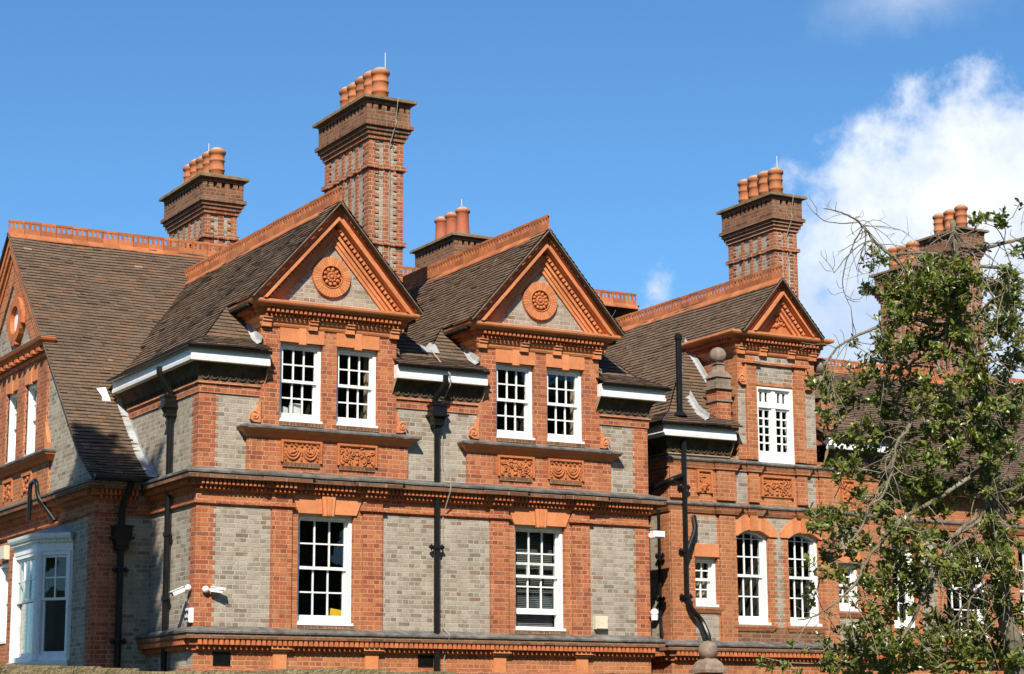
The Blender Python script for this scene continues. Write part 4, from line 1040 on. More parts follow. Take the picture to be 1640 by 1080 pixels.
# along the left return where the catslide dies into it
def on_W(x, y, h=.035): return (x, y, zW(y - YE) + h)
ys = [YE - .03, 2.2, 2.6, 3.0, 3.4, 3.75, 3.95]
g = MB()
for i, (a, b) in enumerate(zip(ys[:-1], ys[1:])):
    xa, xb = -.14, -.14
    za, zb_ = zW(a - YE) + .03, zW(b - YE) + .03
    g.mesh([(xa, a, za), (.0, a, za + .02), (.0, b, zb_ + .02), (xb, b, zb_), (xa, a, za - .02), (xb, b, zb_ - .02)], [(0, 1, 2, 3), (0, 3, 5, 4)])
    g.mesh([(-.012, a, za), (-.012, b, zb_), (-.012, b, zb_ + .07), (-.012, b - .05, zb_ + .10), (-.012, a, za + .09)], [(0, 1, 2, 3, 4)])
part(g, 'flashing', MT['lead'])
def cheek_flash(x, s, zf, ye, ya, yb, wdt=.10):
    g = MB(); n = 7
    for i in range(n):
        a, b = ya + (yb - ya) * i / n, ya + (yb - ya) * (i + 1) / n
        za, zb_ = zf(a - ye) + .03, zf(b - ye) + .03
        g.mesh([(x, a, za + .13), (x - s * .012, a, za + .13), (x - s * .03, a, za + .04), (x - s * wdt, a, za), (x, b, zb_ + .13), (x - s * .012, b, zb_ + .13), (x - s * .03, b, zb_ + .04), (x - s * wdt, b, zb_)], [(0, 1, 5, 4), (1, 2, 6, 5), (2, 3, 7, 6)])
    return part(g, 'flashing', MT['lead'])
for c in (C1, C2):
    for s in (1, -1): cheek_flash(c - s * ck, s, zG, -EO, -.12, VERGE)
cheek_flash(11.17, 1, z3, YE3, YE3 + 1.05, YE3 + d3, .07); cheek_flash(2 * C3 - 11.17, -1, z3, YE3, YR + .35, YE3 + d3); cheek_flash(10.50, 1, z3, YE3, YE3 + .12, YE3 + .75, .12)
zs = zG(vy + EO)                                # lead saddle in the valley between the gables
sp = lambda x, y: (VX + x, vy + y, zG(vy + y + EO) + .05)
g = MB(); g.mesh([sp(-.17, -.05), sp(.17, -.05), sp(.17, .11), sp(0, .02), sp(-.15, .08), (VX, vy + .3, zs + .07), (VX - .13, vy + .3, zs + .215), (VX + .15, vy + .3, zs + .24)], [(0, 1, 3), (1, 2, 3), (0, 3, 4), (3, 5, 6, 4), (3, 2, 7, 5)]); part(g, 'flashing', MT['lead'])
wp = lambda x, y: (x, y, zW(y - YE) + .05)
g = MB(); g.mesh([wp(-.25, 3.64), wp(-.38, 3.68), wp(-.44, 3.86), wp(-.26, 3.90), (-.25, 3.6, zW(3.6 - YE) - .08), (-.42, 3.64, zW(3.64 - YE) - .02)], [(0, 1, 2, 3), (0, 4, 5, 1)]); part(g, 'flashing', MT['white'])

# ------------------------------------------------------------------ eaves: coved plaster, white fascia, black gutter
def eaves(path, wall_off=0.0, ze=EZ, over=.25, gut=True, zc=7.36, cov=True, fm='white'):
    zt = ze - .03; zb = ze - .255                  # fascia: plain board with a moulding along its foot
    g = MB(); g.sweep(path, [(over - .14, zb), (over + .005, zb), (over + .012, zb + .05), (over - .004, zb + .06), (over - .004, zt), (over - .14, zt)], 0); part(g, 'fascia', MT[fm])
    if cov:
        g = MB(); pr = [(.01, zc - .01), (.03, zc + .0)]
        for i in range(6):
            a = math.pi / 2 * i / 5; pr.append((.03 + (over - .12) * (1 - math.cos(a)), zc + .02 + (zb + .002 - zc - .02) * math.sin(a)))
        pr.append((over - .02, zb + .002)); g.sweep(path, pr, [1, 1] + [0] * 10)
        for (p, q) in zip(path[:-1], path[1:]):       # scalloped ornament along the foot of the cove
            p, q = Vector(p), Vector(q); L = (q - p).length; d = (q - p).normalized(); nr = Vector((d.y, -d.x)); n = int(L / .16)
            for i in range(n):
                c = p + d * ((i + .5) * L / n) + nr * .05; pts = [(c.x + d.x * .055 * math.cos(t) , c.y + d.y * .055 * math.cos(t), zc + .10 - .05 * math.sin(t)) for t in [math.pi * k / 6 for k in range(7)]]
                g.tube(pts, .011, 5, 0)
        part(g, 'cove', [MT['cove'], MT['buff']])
    if gut:
        g = MB(); rg = .040; oc, zg = over + .006 + rg, ze - .036
        pr = [(oc + rg * math.cos(a), zg + rg * math.sin(a)) for a in [math.pi + math.pi * k / 8 for k in range(9)]]
        pr += [(oc + rg + .008, zg + .012), (oc + rg - .004, zg + .012)] + [(oc + (rg - .01) * math.cos(a), zg + (rg - .01) * math.sin(a)) for a in [2 * math.pi - math.pi * k / 8 for k in range(9)]]
        g.sweep(path, pr, 0); part(g, 'gutter', MT['black'])
eaves([(0, 3.55), (0, 0), (1.12, 0)])
eaves([(C1 + ck - .08, .0), (C2 - ck + .08, 0)]); eaves([(C2 + ck - .08, 0), (W, 0), (W, 3.5)])
eaves([(XRL, 3.2), (XRL, YR), (11.05, YR)], ze=ZE3, zc=6.9); eaves([(2 * C3 - 11.0, YR), (XRR, YR), (XRR, 2.6)], ze=ZE3, zc=6.9)
eaves([(XRR + .3, YQ), (26, YQ)], ze=6.75, zc=6.35, cov=False, fm='timber')
g = MB(); g.sweep([(XG - .16, YW), (-.02, YW)], [(.10, 5.99), (.26, 5.985), (.36, 6.0), (.37, 5.95), (.33, 5.91), (.25, 5.90), (.1, 5.91)], 0); part(g, 'gutter', MT['black'])
g = MB(); g.box(-.02, .3, -.03, 0, 7.19, 7.36)
def band(path):
    g = MB(); g.sweep(path, [(0, 7.375), (.055, 7.37), (.06, 7.335), (.03, 7.32), (.025, 7.19), (0, 7.185)], 0); part(g, 'band', MT['red'])
band([(0, 3.3), (0, 0), (C1 - ck, 0)]); band([(C1 + ck, 0), (C2 - ck, 0)]); band([(C2 + ck, 0), (W, 0), (W, 3)])

# ------------------------------------------------------------------ rain-water pipes
def hopper(mb, x, y, z, s=1.0):
    for (z0, z1, a, b) in ((.30, .33, .155, .155), (.16, .30, .135, .135), (.12, .16, .165, .165), (.02, .12, .085, .125), (-.03, .02, .10, .10), (-.06, -.03, .065, .065)):
        a, b = a * s, b * s; zz0, zz1 = z + z0 * s, z + z1 * s
        mb.mesh([(x - a, y - a * .8, zz0), (x + a, y - a * .8, zz0), (x + a, y + a * .8, zz0), (x - a, y + a * .8, zz0), (x - b, y - b * .8, zz1), (x + b, y - b * .8, zz1), (x + b, y + b * .8, zz1), (x - b, y + b * .8, zz1)], [(0, 3, 2, 1), (4, 5, 6, 7), (0, 1, 5, 4), (1, 2, 6, 5), (2, 3, 7, 6), (3, 0, 4, 7)])
def pipe_clip(mb, x, y, z, ax, r=.047):
    """collar with two lobed ears; ax = direction along the wall"""
    mb.lathe([(r * 1.1, z - .035), (r * 1.45, z - .03), (r * 1.45, z + .03), (r * 1.1, z + .035)], (x, y, 0), 12)
    for s in (-1, 1):
        c = Vector((x, y, z)) + Vector(ax) * s * .10
        mb.blob(c, .03 + .025 * abs(ax[0]), .03 + .025 * abs(ax[1]), .035, 0, 8, 5); mb.blob(c + Vector((0, 0, .035)), .02, .02, .02, 0, 6, 4); mb.blob(c - Vector((0, 0, .035)), .02, .02, .02, 0, 6, 4)
def bend(pts, n=5):
    """rounded corners for a polyline"""
    P = [Vector(p) for p in pts]; out = [P[0]]
    for i in range(1, len(P) - 1):
        a, b, c = P[i - 1], P[i], P[i + 1]; r = min(.12, (b - a).length * .45, (c - b).length * .45)
        p, q = b + (a - b).normalized() * r, b + (c - b).normalized() * r
        for k in range(n + 1):
            t = k / n; out.append(p * (1 - t) ** 2 + b * 2 * t * (1 - t) + q * t * t)
    out.append(P[-1]); return out
def downpipe(runs, clips=(), hop=None, r=.045, label=None):
    g = MB()
    for run in runs: g.tube(bend(run), r, 10)
    for c in clips: pipe_clip(g, *c, r=r)
    p = part(g, 'downpipe', MT['black'], None, None, False, label)
    if hop: h = MB(); hopper(h, *hop); part(h, 'hopper_head', MT['black'], p)
    return p
AY, AX = (0, 1, 0), (1, 0, 0)
py = 1.06
downpipe([[(-.30, py, 7.74), (-.30, py, 7.62), (-.09, py - .02, 7.32), (-.09, py, 7.2)], [(-.09, py, 6.95), (-.09, py, 5.90)], [(-.27, py, 5.95), (-.25, py, 5.3), (-.09, py, 5.2), (-.09, py, 3.38)][0:0] or [(-.09, py, 5.66), (-.09, py, 3.36)], [(-.09, py, 3.12), (-.09, py, 1.0)]], [(-.09, py, 4.98, AY), (-.09, py, 3.93, AY)], (-.10, py, 6.95, .95), .05)
px = 4.265
downpipe([[(px + .05, -.33, 7.76), (px + .05, -.33, 7.62), (px - .06, -.12, 7.36), (px - .02, -.12, 7.2)], [(px, -.11, 6.95), (px, -.11, 5.90)], [(px, -.11, 5.70), (px, -.11, 3.37)], [(px, -.11, 3.12), (px, -.11, 1.0)]], [(px, -.11, 4.85, AX)], (px, -.12, 6.95), .05)
px = -.55
downpipe([[(px + .1, YW - .28, 5.9), (px, YW - .12, 5.5), (px, YW - .12, 5.2)], [(px, YW - .12, 4.8), (px, YW - .12, .4)]], [(px, YW - .12, 4.45, AX), (px, YW - .12, 3.28, AX)], (px, YW - .13, 4.82, 1.1), .055)
downpipe([[(9.92, YR - .12, 7.15), (9.92, YR - .12, 4.25), (10.0, YR - .14, 4.0), (10.22, YR - .14, 3.82), (10.27, YR - .3, 3.5), (10.27, YR - .3, 3.2)], [(9.93, YR - .12, 5.0), (10.18, YR - .09, 5.5), (10.2, YR + .02, 5.75)], [(9.92, YR - .12, 6.5), (9.6, YR - .1, 6.38), (9.5, YR + .6, 6.2)]], [(9.92, YR - .10, 6.27, AX), (9.92, YR - .10, 5.08, AX), (9.92, YR - .10, 4.24, AX)], None, .052)
downpipe([[(XRL - .09, 1.06, 5.86), (XRL - .09, 1.06, 3.8), (XRL - .14, .95, 3.5)]], [(XRL - .08, 1.06, 5.0, AY), (XRL - .08, 1.06, 4.2, AY)], None, .032)
g = MB(); g.tube(bend([(XG - .30, 4.9, 5.5), (XG - .30, 4.9, 6.15), (XG - .30, 4.55, 6.2), (XG - .28, 4.5, 5.9), (XG - .05, 4.2, 5.45)]), .04, 10); part(g, 'downpipe', MT['black'])
g = MB(); g.tube([(9.92, YE3 + .28, z3(.28) - .1), (9.92, YE3 + .28, 9.12)], .058, 12); g.lathe([(.07, 9.08), (.075, 9.10), (.075, 9.17), (.05, 9.2)], (9.92, YE3 + .28, 0), 12); g.lathe([(.15, z3(.28) + .0), (.11, z3(.28) + .05), (.065, z3(.28) + .1)], (9.92, YE3 + .28, 0), 12); part(g, 'vent_pipe', MT['black'])
g = MB(); g.tube([(VX - .02, vy - .1, zs + .02), (4.40, -.34, 7.78), (4.42, -.30, 7.60), (4.40, -.06, 7.36), (4.41, -.02, 6.2), (4.44, -.02, 5.98), (4.45, -.27, 5.93), (4.45, -.26, 5.8), (4.43, -.02, 5.4), (4.44, -.02, 3.5), (4.46, -.22, 3.38), (4.45, -.03, 3.0), (4.45, -.03, 2.0)], .011, 6); part(g, 'cable', MT['cable'])

# ------------------------------------------------------------------ chimneys
def pot(kind, x, y, z, parent, rr):
    g = MB(); s = rr.uniform(.96, 1.05)
    if kind == 'ring':
        pr = [(.125, 0), (.13, .02), (.132, .14), (.145, .15), (.145, .18), (.132, .19), (.130, .33), (.143, .34), (.143, .365), (.13, .375), (.132, .47), (.155, .485), (.16, .53), (.15, .55), (.125, .555)]
    else:
        pr = [(.15, 0), (.145, .02), (.128, .3), (.122, .52), (.135, .54), (.155, .565), (.155, .59), (.14, .61), (.12, .615)]
    g.lathe([(r, h * s) for r, h in pr], (x, y, z), 20); zt = z + pr[-1][1] * s
    g.lathe([(.13, -.01), (.12, .025), (.075, .055), (.02, .065)], (x, y, zt), 16, 1)
    for k, v in enumerate(g.v): g.v[k] = (x + (v[0] - x) * 1.14, y + (v[1] - y) * 1.14, z + (v[2] - z) * 1.1)
    return part(g, 'chimney_pot', [MT['pot'] if kind == 'ring' else MT['pot_red'], MT['mortarcap']], parent, None, True)
def chimney(x0, x1, y0, y1, zb, zc, pots, kind='ring', nlong=4, mats=('chim', 'soot'), bands=(1.0, 2.25), rod=None, cable=False, fh=.42, label=None, over=.13):
    """stack with brick ribs and grey panels, stepped corbels, pierced frieze and stone cap. zc = top of the cap"""
    rr = random.Random(int(x0 * 100)); g = MB(); GR, RD, SO = 0, 1, 2
    p = .022; zf = zc - .06; zb1 = zf - fh; zs = zb1 - .30                     # frieze bottom, top of the shaft
    g.box(x0 + p, x1 - p, y0 + p, y1 - p, zb, zs + .05, GR)
    cw = .17
    z = zb; kk = 0
    while z < zs + .02:                                                       # toothed corners, course by course
        e = .03 if kk % 2 else -.045; zt = min(z + .075, zs + .02)
        for xa, xb in ((x0, x0 + cw + e), (x1 - cw - e, x1)):
            for ya, yb in ((y0, y0 + cw + .06 - e), (y1 - cw - .06 + e, y1)): g.box(xa, xb, ya, yb, z, zt, RD)
        z = zt if zt < zs + .019 else zs + 1; kk += 1
    n = nlong; Ly = (y1 - y0 - 2 * (cw + .06))
    for i in range(n):
        yc = y0 + cw + .06 + Ly * (i + 1) / (n + 1); g.box(x0, x1, yc - .058, yc + .058, zb, zs + .02, RD)
    xc = (x0 + x1) / 2; g.box(xc - .058, xc + .058, y0, y1, zb, zs + .02, RD)
    def ring(e, za, zt, m): g.box(x0 - e, x1 + e, y0 - e, y1 + e, za, zt, m)
    for b in bands:
        z = zs - b
        if z > zb + .1:
            ring(.012, z - .036, z + .036, RD)
            for xa, xb in ((x0 - .05, x0 + cw), (x1 - cw, x1 + .05)):
                for ya, yb in ((y0 - .05, y0 + cw + .06), (y1 - cw - .06, y1 + .05)): g.box(xa, xb, ya, yb, z - .038, z + .038, RD)
            g.box(xc - .06, xc + .06, y0 - .05, y0 + .2, z - .037, z + .037, RD)
            for i in range(n):
                yc = y0 + cw + .06 + Ly * (i + 1) / (n + 1); g.box(x0 - .05, x0 + .2, yc - .06, yc + .06, z - .037, z + .037, RD)
    ring(.035, zs + .0, zs + .075, RD); ring(.07, zs + .076, zs + .15, SO); ring(.105, zs + .151, zs + .225, SO); ring(.15, zs + .226, zb1, SO)
    ring(.095, zb1 + .001, zf - .18, SO); ring(.02, zf - .181, zf - .07, SO); ring(.10, zf - .069, zf, SO)
    st = .15                                                                 # headers between the square recesses
    for ax in (0, 1):
        L0, L1 = (x0 - .095, x1 + .095) if ax == 0 else (y0 - .095, y1 + .095); k = max(2, int((L1 - L0) / st)); pt = (L1 - L0) / k
        for i in range(k + 1):
            c = L0 + pt * i; a, b = max(L0, c - pt * .27), min(L1, c + pt * .27)
            if ax == 0: g.box(a, b, y0 - .094, y0, zf - .182, zf - .068, SO); g.box(a, b, y1, y1 + .094, zf - .182, zf - .068, SO)
            else: g.box(x0 - .094, x0, a, b, zf - .182, zf - .068, SO); g.box(x1, x1 + .094, a, b, zf - .182, zf - .068, SO)
    st_ = part(g, 'chimney', [MT['grey'], MT[mats[0]], MT[mats[1]]], None, None, False, label)
    c = MB(); e = over + .06
    c.box(x0 - e, x1 + e, y0 - e, y1 + e, zf + .001, zf + .055, 0)
    e2 = e - .01; q = .12
    c.mesh([(x0 - e2, y0 - e2, zf + .055), (x1 + e2, y0 - e2, zf + .055), (x1 + e2, y1 + e2, zf + .055), (x0 - e2, y1 + e2, zf + .055), (x0 + q, y0 + q, zf + .16), (x1 - q, y0 + q, zf + .16), (x1 - q, y1 - q, zf + .16), (x0 + q, y1 - q, zf + .16)], [(4, 5, 6, 7), (0, 1, 5, 4), (1, 2, 6, 5), (2, 3, 7, 6), (3, 0, 4, 7)], 0)
    part(c, 'cap', MT['capstone'], st_)
    ym = (y1 - y0); spc = (ym - .20) / pots
    for i in range(pots): pot(kind, xc, y0 + .1 + spc * (i + .5), zf + .10, st_, rr)
    if rod is not None:
        r = MB(); yr = y0 + .1 + spc * rod; r.tube([(xc + .17, yr, zf + .1), (xc + .17, yr, zf + 1.12)], .008, 6); part(r, 'lightning_rod', MT['metal'], st_)
    if cable:
        r = MB(); xr = x1 - .2; pts = [(xr, y0 - .20, zf + .07), (xr - .02, y0 - .2, zf - .02), (xr - .01, y0 - .11, zb1 + .1), (xr - .03, y0 - .16, zb1), (xr - .10, y0 - .03, zs - .1)]
        k = 8
        for i in range(k + 1): pts.append((xr - .09 + rr.uniform(-.008, .008), y0 - .02, zs - .2 - (zs - .2 - zb - .3) * i / k))
        r.tube(pts, .008, 6); part(r, 'cable', MT['cable'], st_)
    return st_
chimney(3.96, 4.66, 2.0, 3.95, 7.9, 13.30, 5, nlong=4, bands=(.52, 1.95, 3.4), rod=.9, cable=True, label='tallest chimney stack, with five pots and a cable down its face')
chimney(2.94, 3.64, 7.55, 9.6, 10.2, 13.02, 5, nlong=4, mats=('chim', 'soot'), bands=(.48, 1.6), rod=3.0, label='sooty chimney stack with five pots behind the left ridge')
chimney(9.52, 10.25, 9.0, 10.75, 9.0, 12.86, 3, 'plain', nlong=3, bands=(.5, 1.6), rod=1.2, label='low chimney stack with three plain red pots')
chimney(15.42, 16.05, 5.0, 6.75, 8.0, 13.62, 4, nlong=3, bands=(.42, 1.9), rod=.9, cable=True, fh=.46, label='chimney stack with four pots behind the small right gable')
chimney(24.6, 25.2, 9.0, 10.5, 8.0, 14.80, 3, nlong=3, bands=(.5, 1.9), rod=1.6, label='chimney stack with three pots behind the tree top')
chimney(22.85, 23.45, 9.0, 10.3, 7.0, 13.62, 3, nlong=3, bands=(.5, 1.8), label='lower chimney stack half hidden by the tree')

# ------------------------------------------------------------------ right block: gable, windows, piers
ped = gable_front(C3 + .05, YR - .02, 9.36, z3(H3) + .03, 1.16, .93, 2.4, .55, carve=True)
g = MB(); a, b = C3 + .05 - .93, C3 + .05 + .93
wall_grid(g, a, b, 6.9, 9.0, RU, [(11.70, 12.60, 8.42, 8.74, 1), (11.70, 12.60, 8.80, 9.0, 1), (a, 11.44, 7.2, 8.3, 1), (12.88, b, 7.2, 8.3, 1)], 0, YR - .02, .14, 0)
for x in (a, b): g.face([(x, YR - .02, 6.9), (x, 3.2, 6.9), (x, 3.2, 9.3), (x, YR - .02, 9.3)], 0)
gw = part(g, 'gable_wall', [MT['orange'], MT['grey']])
for x0_, x1_ in ((11.45, 11.69), (12.61, 12.85)): pilaster(x0_, x1_, YR - .02, 6.9, 8.8, .05, 'orange')
g = MB(); g.sweep([(11.42, YR), (11.42, YR - .07), (11.72, YR - .07), (11.72, YR - .022), (12.58, YR - .022), (12.58, YR - .07), (12.88, YR - .07), (12.88, YR)], [(0, 8.82), (.05, 8.80), (.05, 8.77), (0, 8.75)], 0); part(g, 'moulding', MT['red'], gw)
scroll_console(11.44, -1, 8.34, 8.74, YR - .03, gw); scroll_console(12.87, 1, 8.34, 8.74, YR - .03, gw)
cz = 9.62                                         # carved leaf in the little pediment
c = MB(); cx = C3 + .05
for s in (-1, 1):
    for px, pz, r in ((.13, .10, .085), (.30, -.02, .07), (.12, .27, .05), (.45, -.06, .045)):
        pts = [(cx + s * (px + r * (1 - k / 16) * math.cos(.7 * k)), YR - .075, cz + pz + r * (1 - k / 16) * math.sin(.7 * k)) for k in range(15)]; c.tube(pts, .017, 5)
    for k in range(9): c.blob((cx + s * rnd.uniform(.05, .5), YR - .065, cz + rnd.uniform(-.1, .1)), .045, .025, .03, 0, 6, 4)
for k in range(4): c.blob((cx, YR - .075, cz - .05 + .12 * k), .05, .03, .055, 0, 8, 5)
part(c, 'carving', MT['carve'], ped, None, True)
for o in SMALL + mirror(C3, SMALL): make_window(Matrix.Translation((o[0], YR, o[2])), o[1] - o[0], o[3] - o[2], cols=2, rows=(2, 2), meet=.52, ext=.2, curtain=.6)
for o in ARCH + mirror(C3, ARCH): make_window(Matrix.Translation((o[0], YR, o[2])), o[1] - o[0], o[3] - o[2], rise=.13)
for o in ARCH + mirror(C3, ARCH):
    g = MB(); N = 12; x0_, x1_, zsp = o[0], o[1], o[3] - .13; cx = (x0_ + x1_) / 2
    for i in range(N):
        a, b = x0_ - .19 + (x1_ - x0_ + .38) * i / N, x0_ - .19 + (x1_ - x0_ + .38) * (i + 1) / N
        f = lambda x, base: arc_z(min(max(x, x0_), x1_), x0_, x1_, zsp, .13)
        h = lambda x: zsp + .10 + .34 * (1 - ((x - cx) / ((x1_ - x0_) / 2 + .19)) ** 2)
        g.prism_xz([(a, f(a, 0)), (b, f(b, 0)), (b, h(b)), (a, h(a))], YR - .035, YR + .13)
    g.prism_xz([(cx - .075, zsp + .10), (cx + .075, zsp + .10), (cx + .09, 5.92), (cx - .09, 5.92)], YR - .075, YR)
    part(g, 'lintel', MT['terra'])
for o in SMALL + mirror(C3, SMALL):
    g = MB(); g.box(o[0] - .02, o[1] + .02, YR - .03, YR + .02, o[3], 5.235); part(g, 'lintel', MT['terra'])
for o in RW:
    g = MB(); g.sweep([(o[0] - .03, YR + .02), (o[0] - .03, YR), (o[1] + .03, YR), (o[1] + .03, YR + .02)], [(0, o[2] + .004), (.06, o[2] - .01), (.055, o[2] - .05), (.02, o[2] - .12), (0, o[2] - .13)], [0, 1, 1, 1]); part(g, 'sill', [MT['lead_dark'], MT['orange']])
# shuttered casement
o = RU[0]; w, h = o[1] - o[0], o[3] - o[2]; M = Matrix.Translation((o[0], YR - .02, o[2]))
g = MB(); g.box(0, .07, .02, .2, 0, h); g.box(w - .07, w, .02, .2, 0, h); g.box(.07, w - .07, .02, .2, h - .06, h); g.box(.07, w - .07, .02, .2, 0, .08); g.box(w / 2 - .045, w / 2 + .045, .05, .18, .08, h - .06); g.box(.07, w - .07, .04, .18, h * .72, h * .72 + .07)
win = part(g, 'window', MT['white'], None, M, False, 'white shuttered casement window in the small right gable')
g = MB()
for xa, xb in ((.07, w / 2 - .045), (w / 2 + .045, w - .07)):
    r = sash(g, xa, xb, .08, h * .72, .08, .12, 2, 5, st=.035, bar=.03, bot=.16); p_ = MB(); p_.box(r[0], r[1], .099, .103, r[2], r[3]); part(p_, 'pane', MT['glass'], win, M)
    z0_, z1_ = h * .72 + .07, h - .06; mx = (xa + xb) / 2
    g.box(xa, xb, .08, .12, z0_, z0_ + .045); g.box(xa, xb, .08, .12, z1_ - .05, z1_)
    for u, v in ((xa, xa + .07), (mx - .03, mx + .03), (xb - .07, xb)): g.box(u, v, .08, .12, z0_ + .045, z1_ - .05)
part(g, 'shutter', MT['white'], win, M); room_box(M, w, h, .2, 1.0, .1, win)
for i, q in enumerate(RQ): make_window(Matrix.Translation((q[0], YQ, q[2])), q[1] - q[0], q[3] - q[2], cols=2 if i == 0 else 4, rows=(2, 2))
for k, (cx, w_, z0_, z1_, kind) in enumerate(((10.44, .27, 6.20, 6.60, 'urn'), (12.13, .68, 6.20, 6.57, 'scroll'), (13.86, .27, 6.20, 6.60, 'urn'))): relief(cx, (z0_ + z1_) / 2, w_, z1_ - z0_, YR - .02, None, kind, 20 + k)
def finial_pier(cx, y, zb):
    g = MB(); h = .16
    g.box(cx - h, cx + h, y - h, y + h, zb, 7.98, 0); g.box(cx - h - .03, cx + h + .03, y - h - .03, y + h + .03, 7.98, 8.02, 1); g.box(cx - h - .01, cx + h + .01, y - h - .01, y + h + .01, 8.02, 8.22, 0)
    g.box(cx - h - .06, cx + h + .06, y - h - .06, y + h + .06, 8.22, 8.27, 1)
    pr = part(g, 'pier', [MT['red'], MT['stone']])
    c = MB(); n = 4; k = h * 1.05
    c.box(cx - k, cx + k, y - k, y + k, 8.27, 8.45)
    for (za, zb_, a, b) in ((8.45, 8.53, k + .03, k - .02), (8.53, 8.62, k - .02, .09), (8.62, 8.72, .09, .075), (8.72, 8.745, .10, .10)):
        c.mesh([(cx - a, y - a, za), (cx + a, y - a, za), (cx + a, y + a, za), (cx - a, y + a, za), (cx - b, y - b, zb_), (cx + b, y - b, zb_), (cx + b, y + b, zb_), (cx - b, y + b, zb_)], [(0, 3, 2, 1), (4, 5, 6, 7), (0, 1, 5, 4), (1, 2, 6, 5), (2, 3, 7, 6), (3, 0, 4, 7)])
    part(c, 'pier_cap', MT['stone'], pr)
    c = MB(); c.blob((cx, y, 8.90), .165, .165, .16, 0, 20, 12); part(c, 'ball_finial', MT['stone'], pr, None, True)
finial_pier(10.95, YR + .15, 7.3); finial_pier(13.42, YR + .15, 7.3)

# ------------------------------------------------------------------ small things fixed to the house
def camera_thing(loc, aim, label):
    t = empty('security_camera', loc); tag(t, label, 'camera', 'security cameras on the house corner')
    d = Vector(aim).normalized(); side = d.cross(Vector((0, 0, 1))).normalized(); up = side.cross(d)
    m = MB(); m.blob((0, 0, 0), .056, .056, .056, 0, 14, 8); m.tube([(0, 0, 0), d * .08], .018, 8); m.build('mount', MT['plastic'], t, smooth=True)
    b = MB(); c = d * .175 + up * .01; b.obox(c, d, side, up, .10, .036, .036); b.obox(c + d * .015 + up * .043, d, side, up, .118, .047, .006); b.obox(c + d * .07 + side * .047 + up * .026, d, side, up, .06, .004, .018); b.build('body', MT['plastic'], t)
    l = MB(); c = d * .278 + up * .01; l.obox(c, d, side, up, .004, .03, .03); l.build('lens', MT['black'], t)
    return t
camera_thing((-.06, .13, 4.05), (-.80, .05, -.36), 'white security camera on the left return, aimed down to the left')
camera_thing((.16, -.06, 4.02), (.82, -.28, -.10), 'white security camera on the front wall beside the brick corner, aimed right')
def box_thing(name, label, cat, x0, x1, y0, y1, z0, z1, mat, extra=None):
    t = empty(name, ((x0 + x1) / 2, y1, z0)); tag(t, label, cat); o = Vector(t.location)
    b = MB(); e = .012
    b.box(x0 - o.x, x1 - o.x, y0 - o.y, y1 - o.y, 0, z1 - z0); b.box(x0 - o.x + e, x1 - o.x - e, y0 - o.y - .012, y0 - o.y, e, z1 - z0 - e); b.build('case', MT[mat], t)
    if extra: extra(t, o)
    return t
def lamp_pair(t, o):
    for (x, z) in ((-.045, .17), (-.045, .06), (.045, .17), (.045, .06)):
        g = MB(); g.lathe([(.001, .0), (.022, .002), (.026, .012), (.02, .02)], (0, 0, 0), 10); M = Matrix.Translation((x, -.085, z)) @ Matrix.Rotation(R(90), 4, 'X'); g.build('lamp', MT['black'], t, M)
t = box_thing('junction_box', 'small white box with four dark lamps at the foot of the left brick corner', 'junction box', -.09, .09, -.07, 0, 3.50, 3.73, 'plastic', lamp_pair); t.rotation_euler = (0, 0, R(-90)); t.location = (0, .10, 3.50)
box_thing('alarm_box', 'square cream alarm box low on the grey wall right of the second window', 'alarm box', 7.42, 7.67, -.09, 0, 3.55, 3.78, 'cream')
t = box_thing('bell_box', 'yellowish bell box on the shaded gable wall above the far left window', 'bell box', -.16, .16, -.09, 0, 5.0, 5.26, 'cream'); t.rotation_euler = (0, 0, R(-90)); t.location = (XG, 7.2, 5.0)
t = empty('floodlight', (W + .02, -.03, 5.2)); tag(t, 'white box floodlight at the top of the right brick corner', 'floodlight')
b = MB(); b.box(-.02, .22, -.13, .0, 0, .12); b.box(.0, .20, -.15, -.13, .015, .105); b.build('case', MT['plastic'], t); b = MB(); b.box(-.03, .06, -.0, .06, .02, .08); b.build('bracket', MT['plastic'], t)
t = empty('globe_camera', (W - .02, -.02, 3.80)); tag(t, 'white globe camera on a short arm low at the right brick corner', 'camera')
b = MB(); b.blob((.02, -.12, .06), .075, .075, .075, 0, 16, 10); b.lathe([(.055, -.05), (.065, .02), (.06, .06)], (.02, -.12, -.02), 14); b.build('body', MT['plastic'], t, smooth=True); b = MB(); b.tube([(.02, .02, -.03), (.02, -.10, -.05), (.02, -.12, -.03)], .03, 8); b.build('bracket', MT['black'], t)
t = empty('wall_camera', (13.35, YR - .06, 7.35)); tag(t, 'white wall camera beside the right eaves behind the tree branches', 'camera')
b = MB(); b.obox((-.05, -.22, .0), (-.5, -.7, -.25), (1, -.7, 0), (0, 0, 1), .16, .06, .06); b.build('body', MT['plastic'], t); b = MB(); b.blob((0, 0, 0), .06, .06, .06, 0, 10, 6); b.tube([(0, 0, 0), (-.03, -.12, 0)], .02, 8); b.build('mount', MT['plastic'], t)
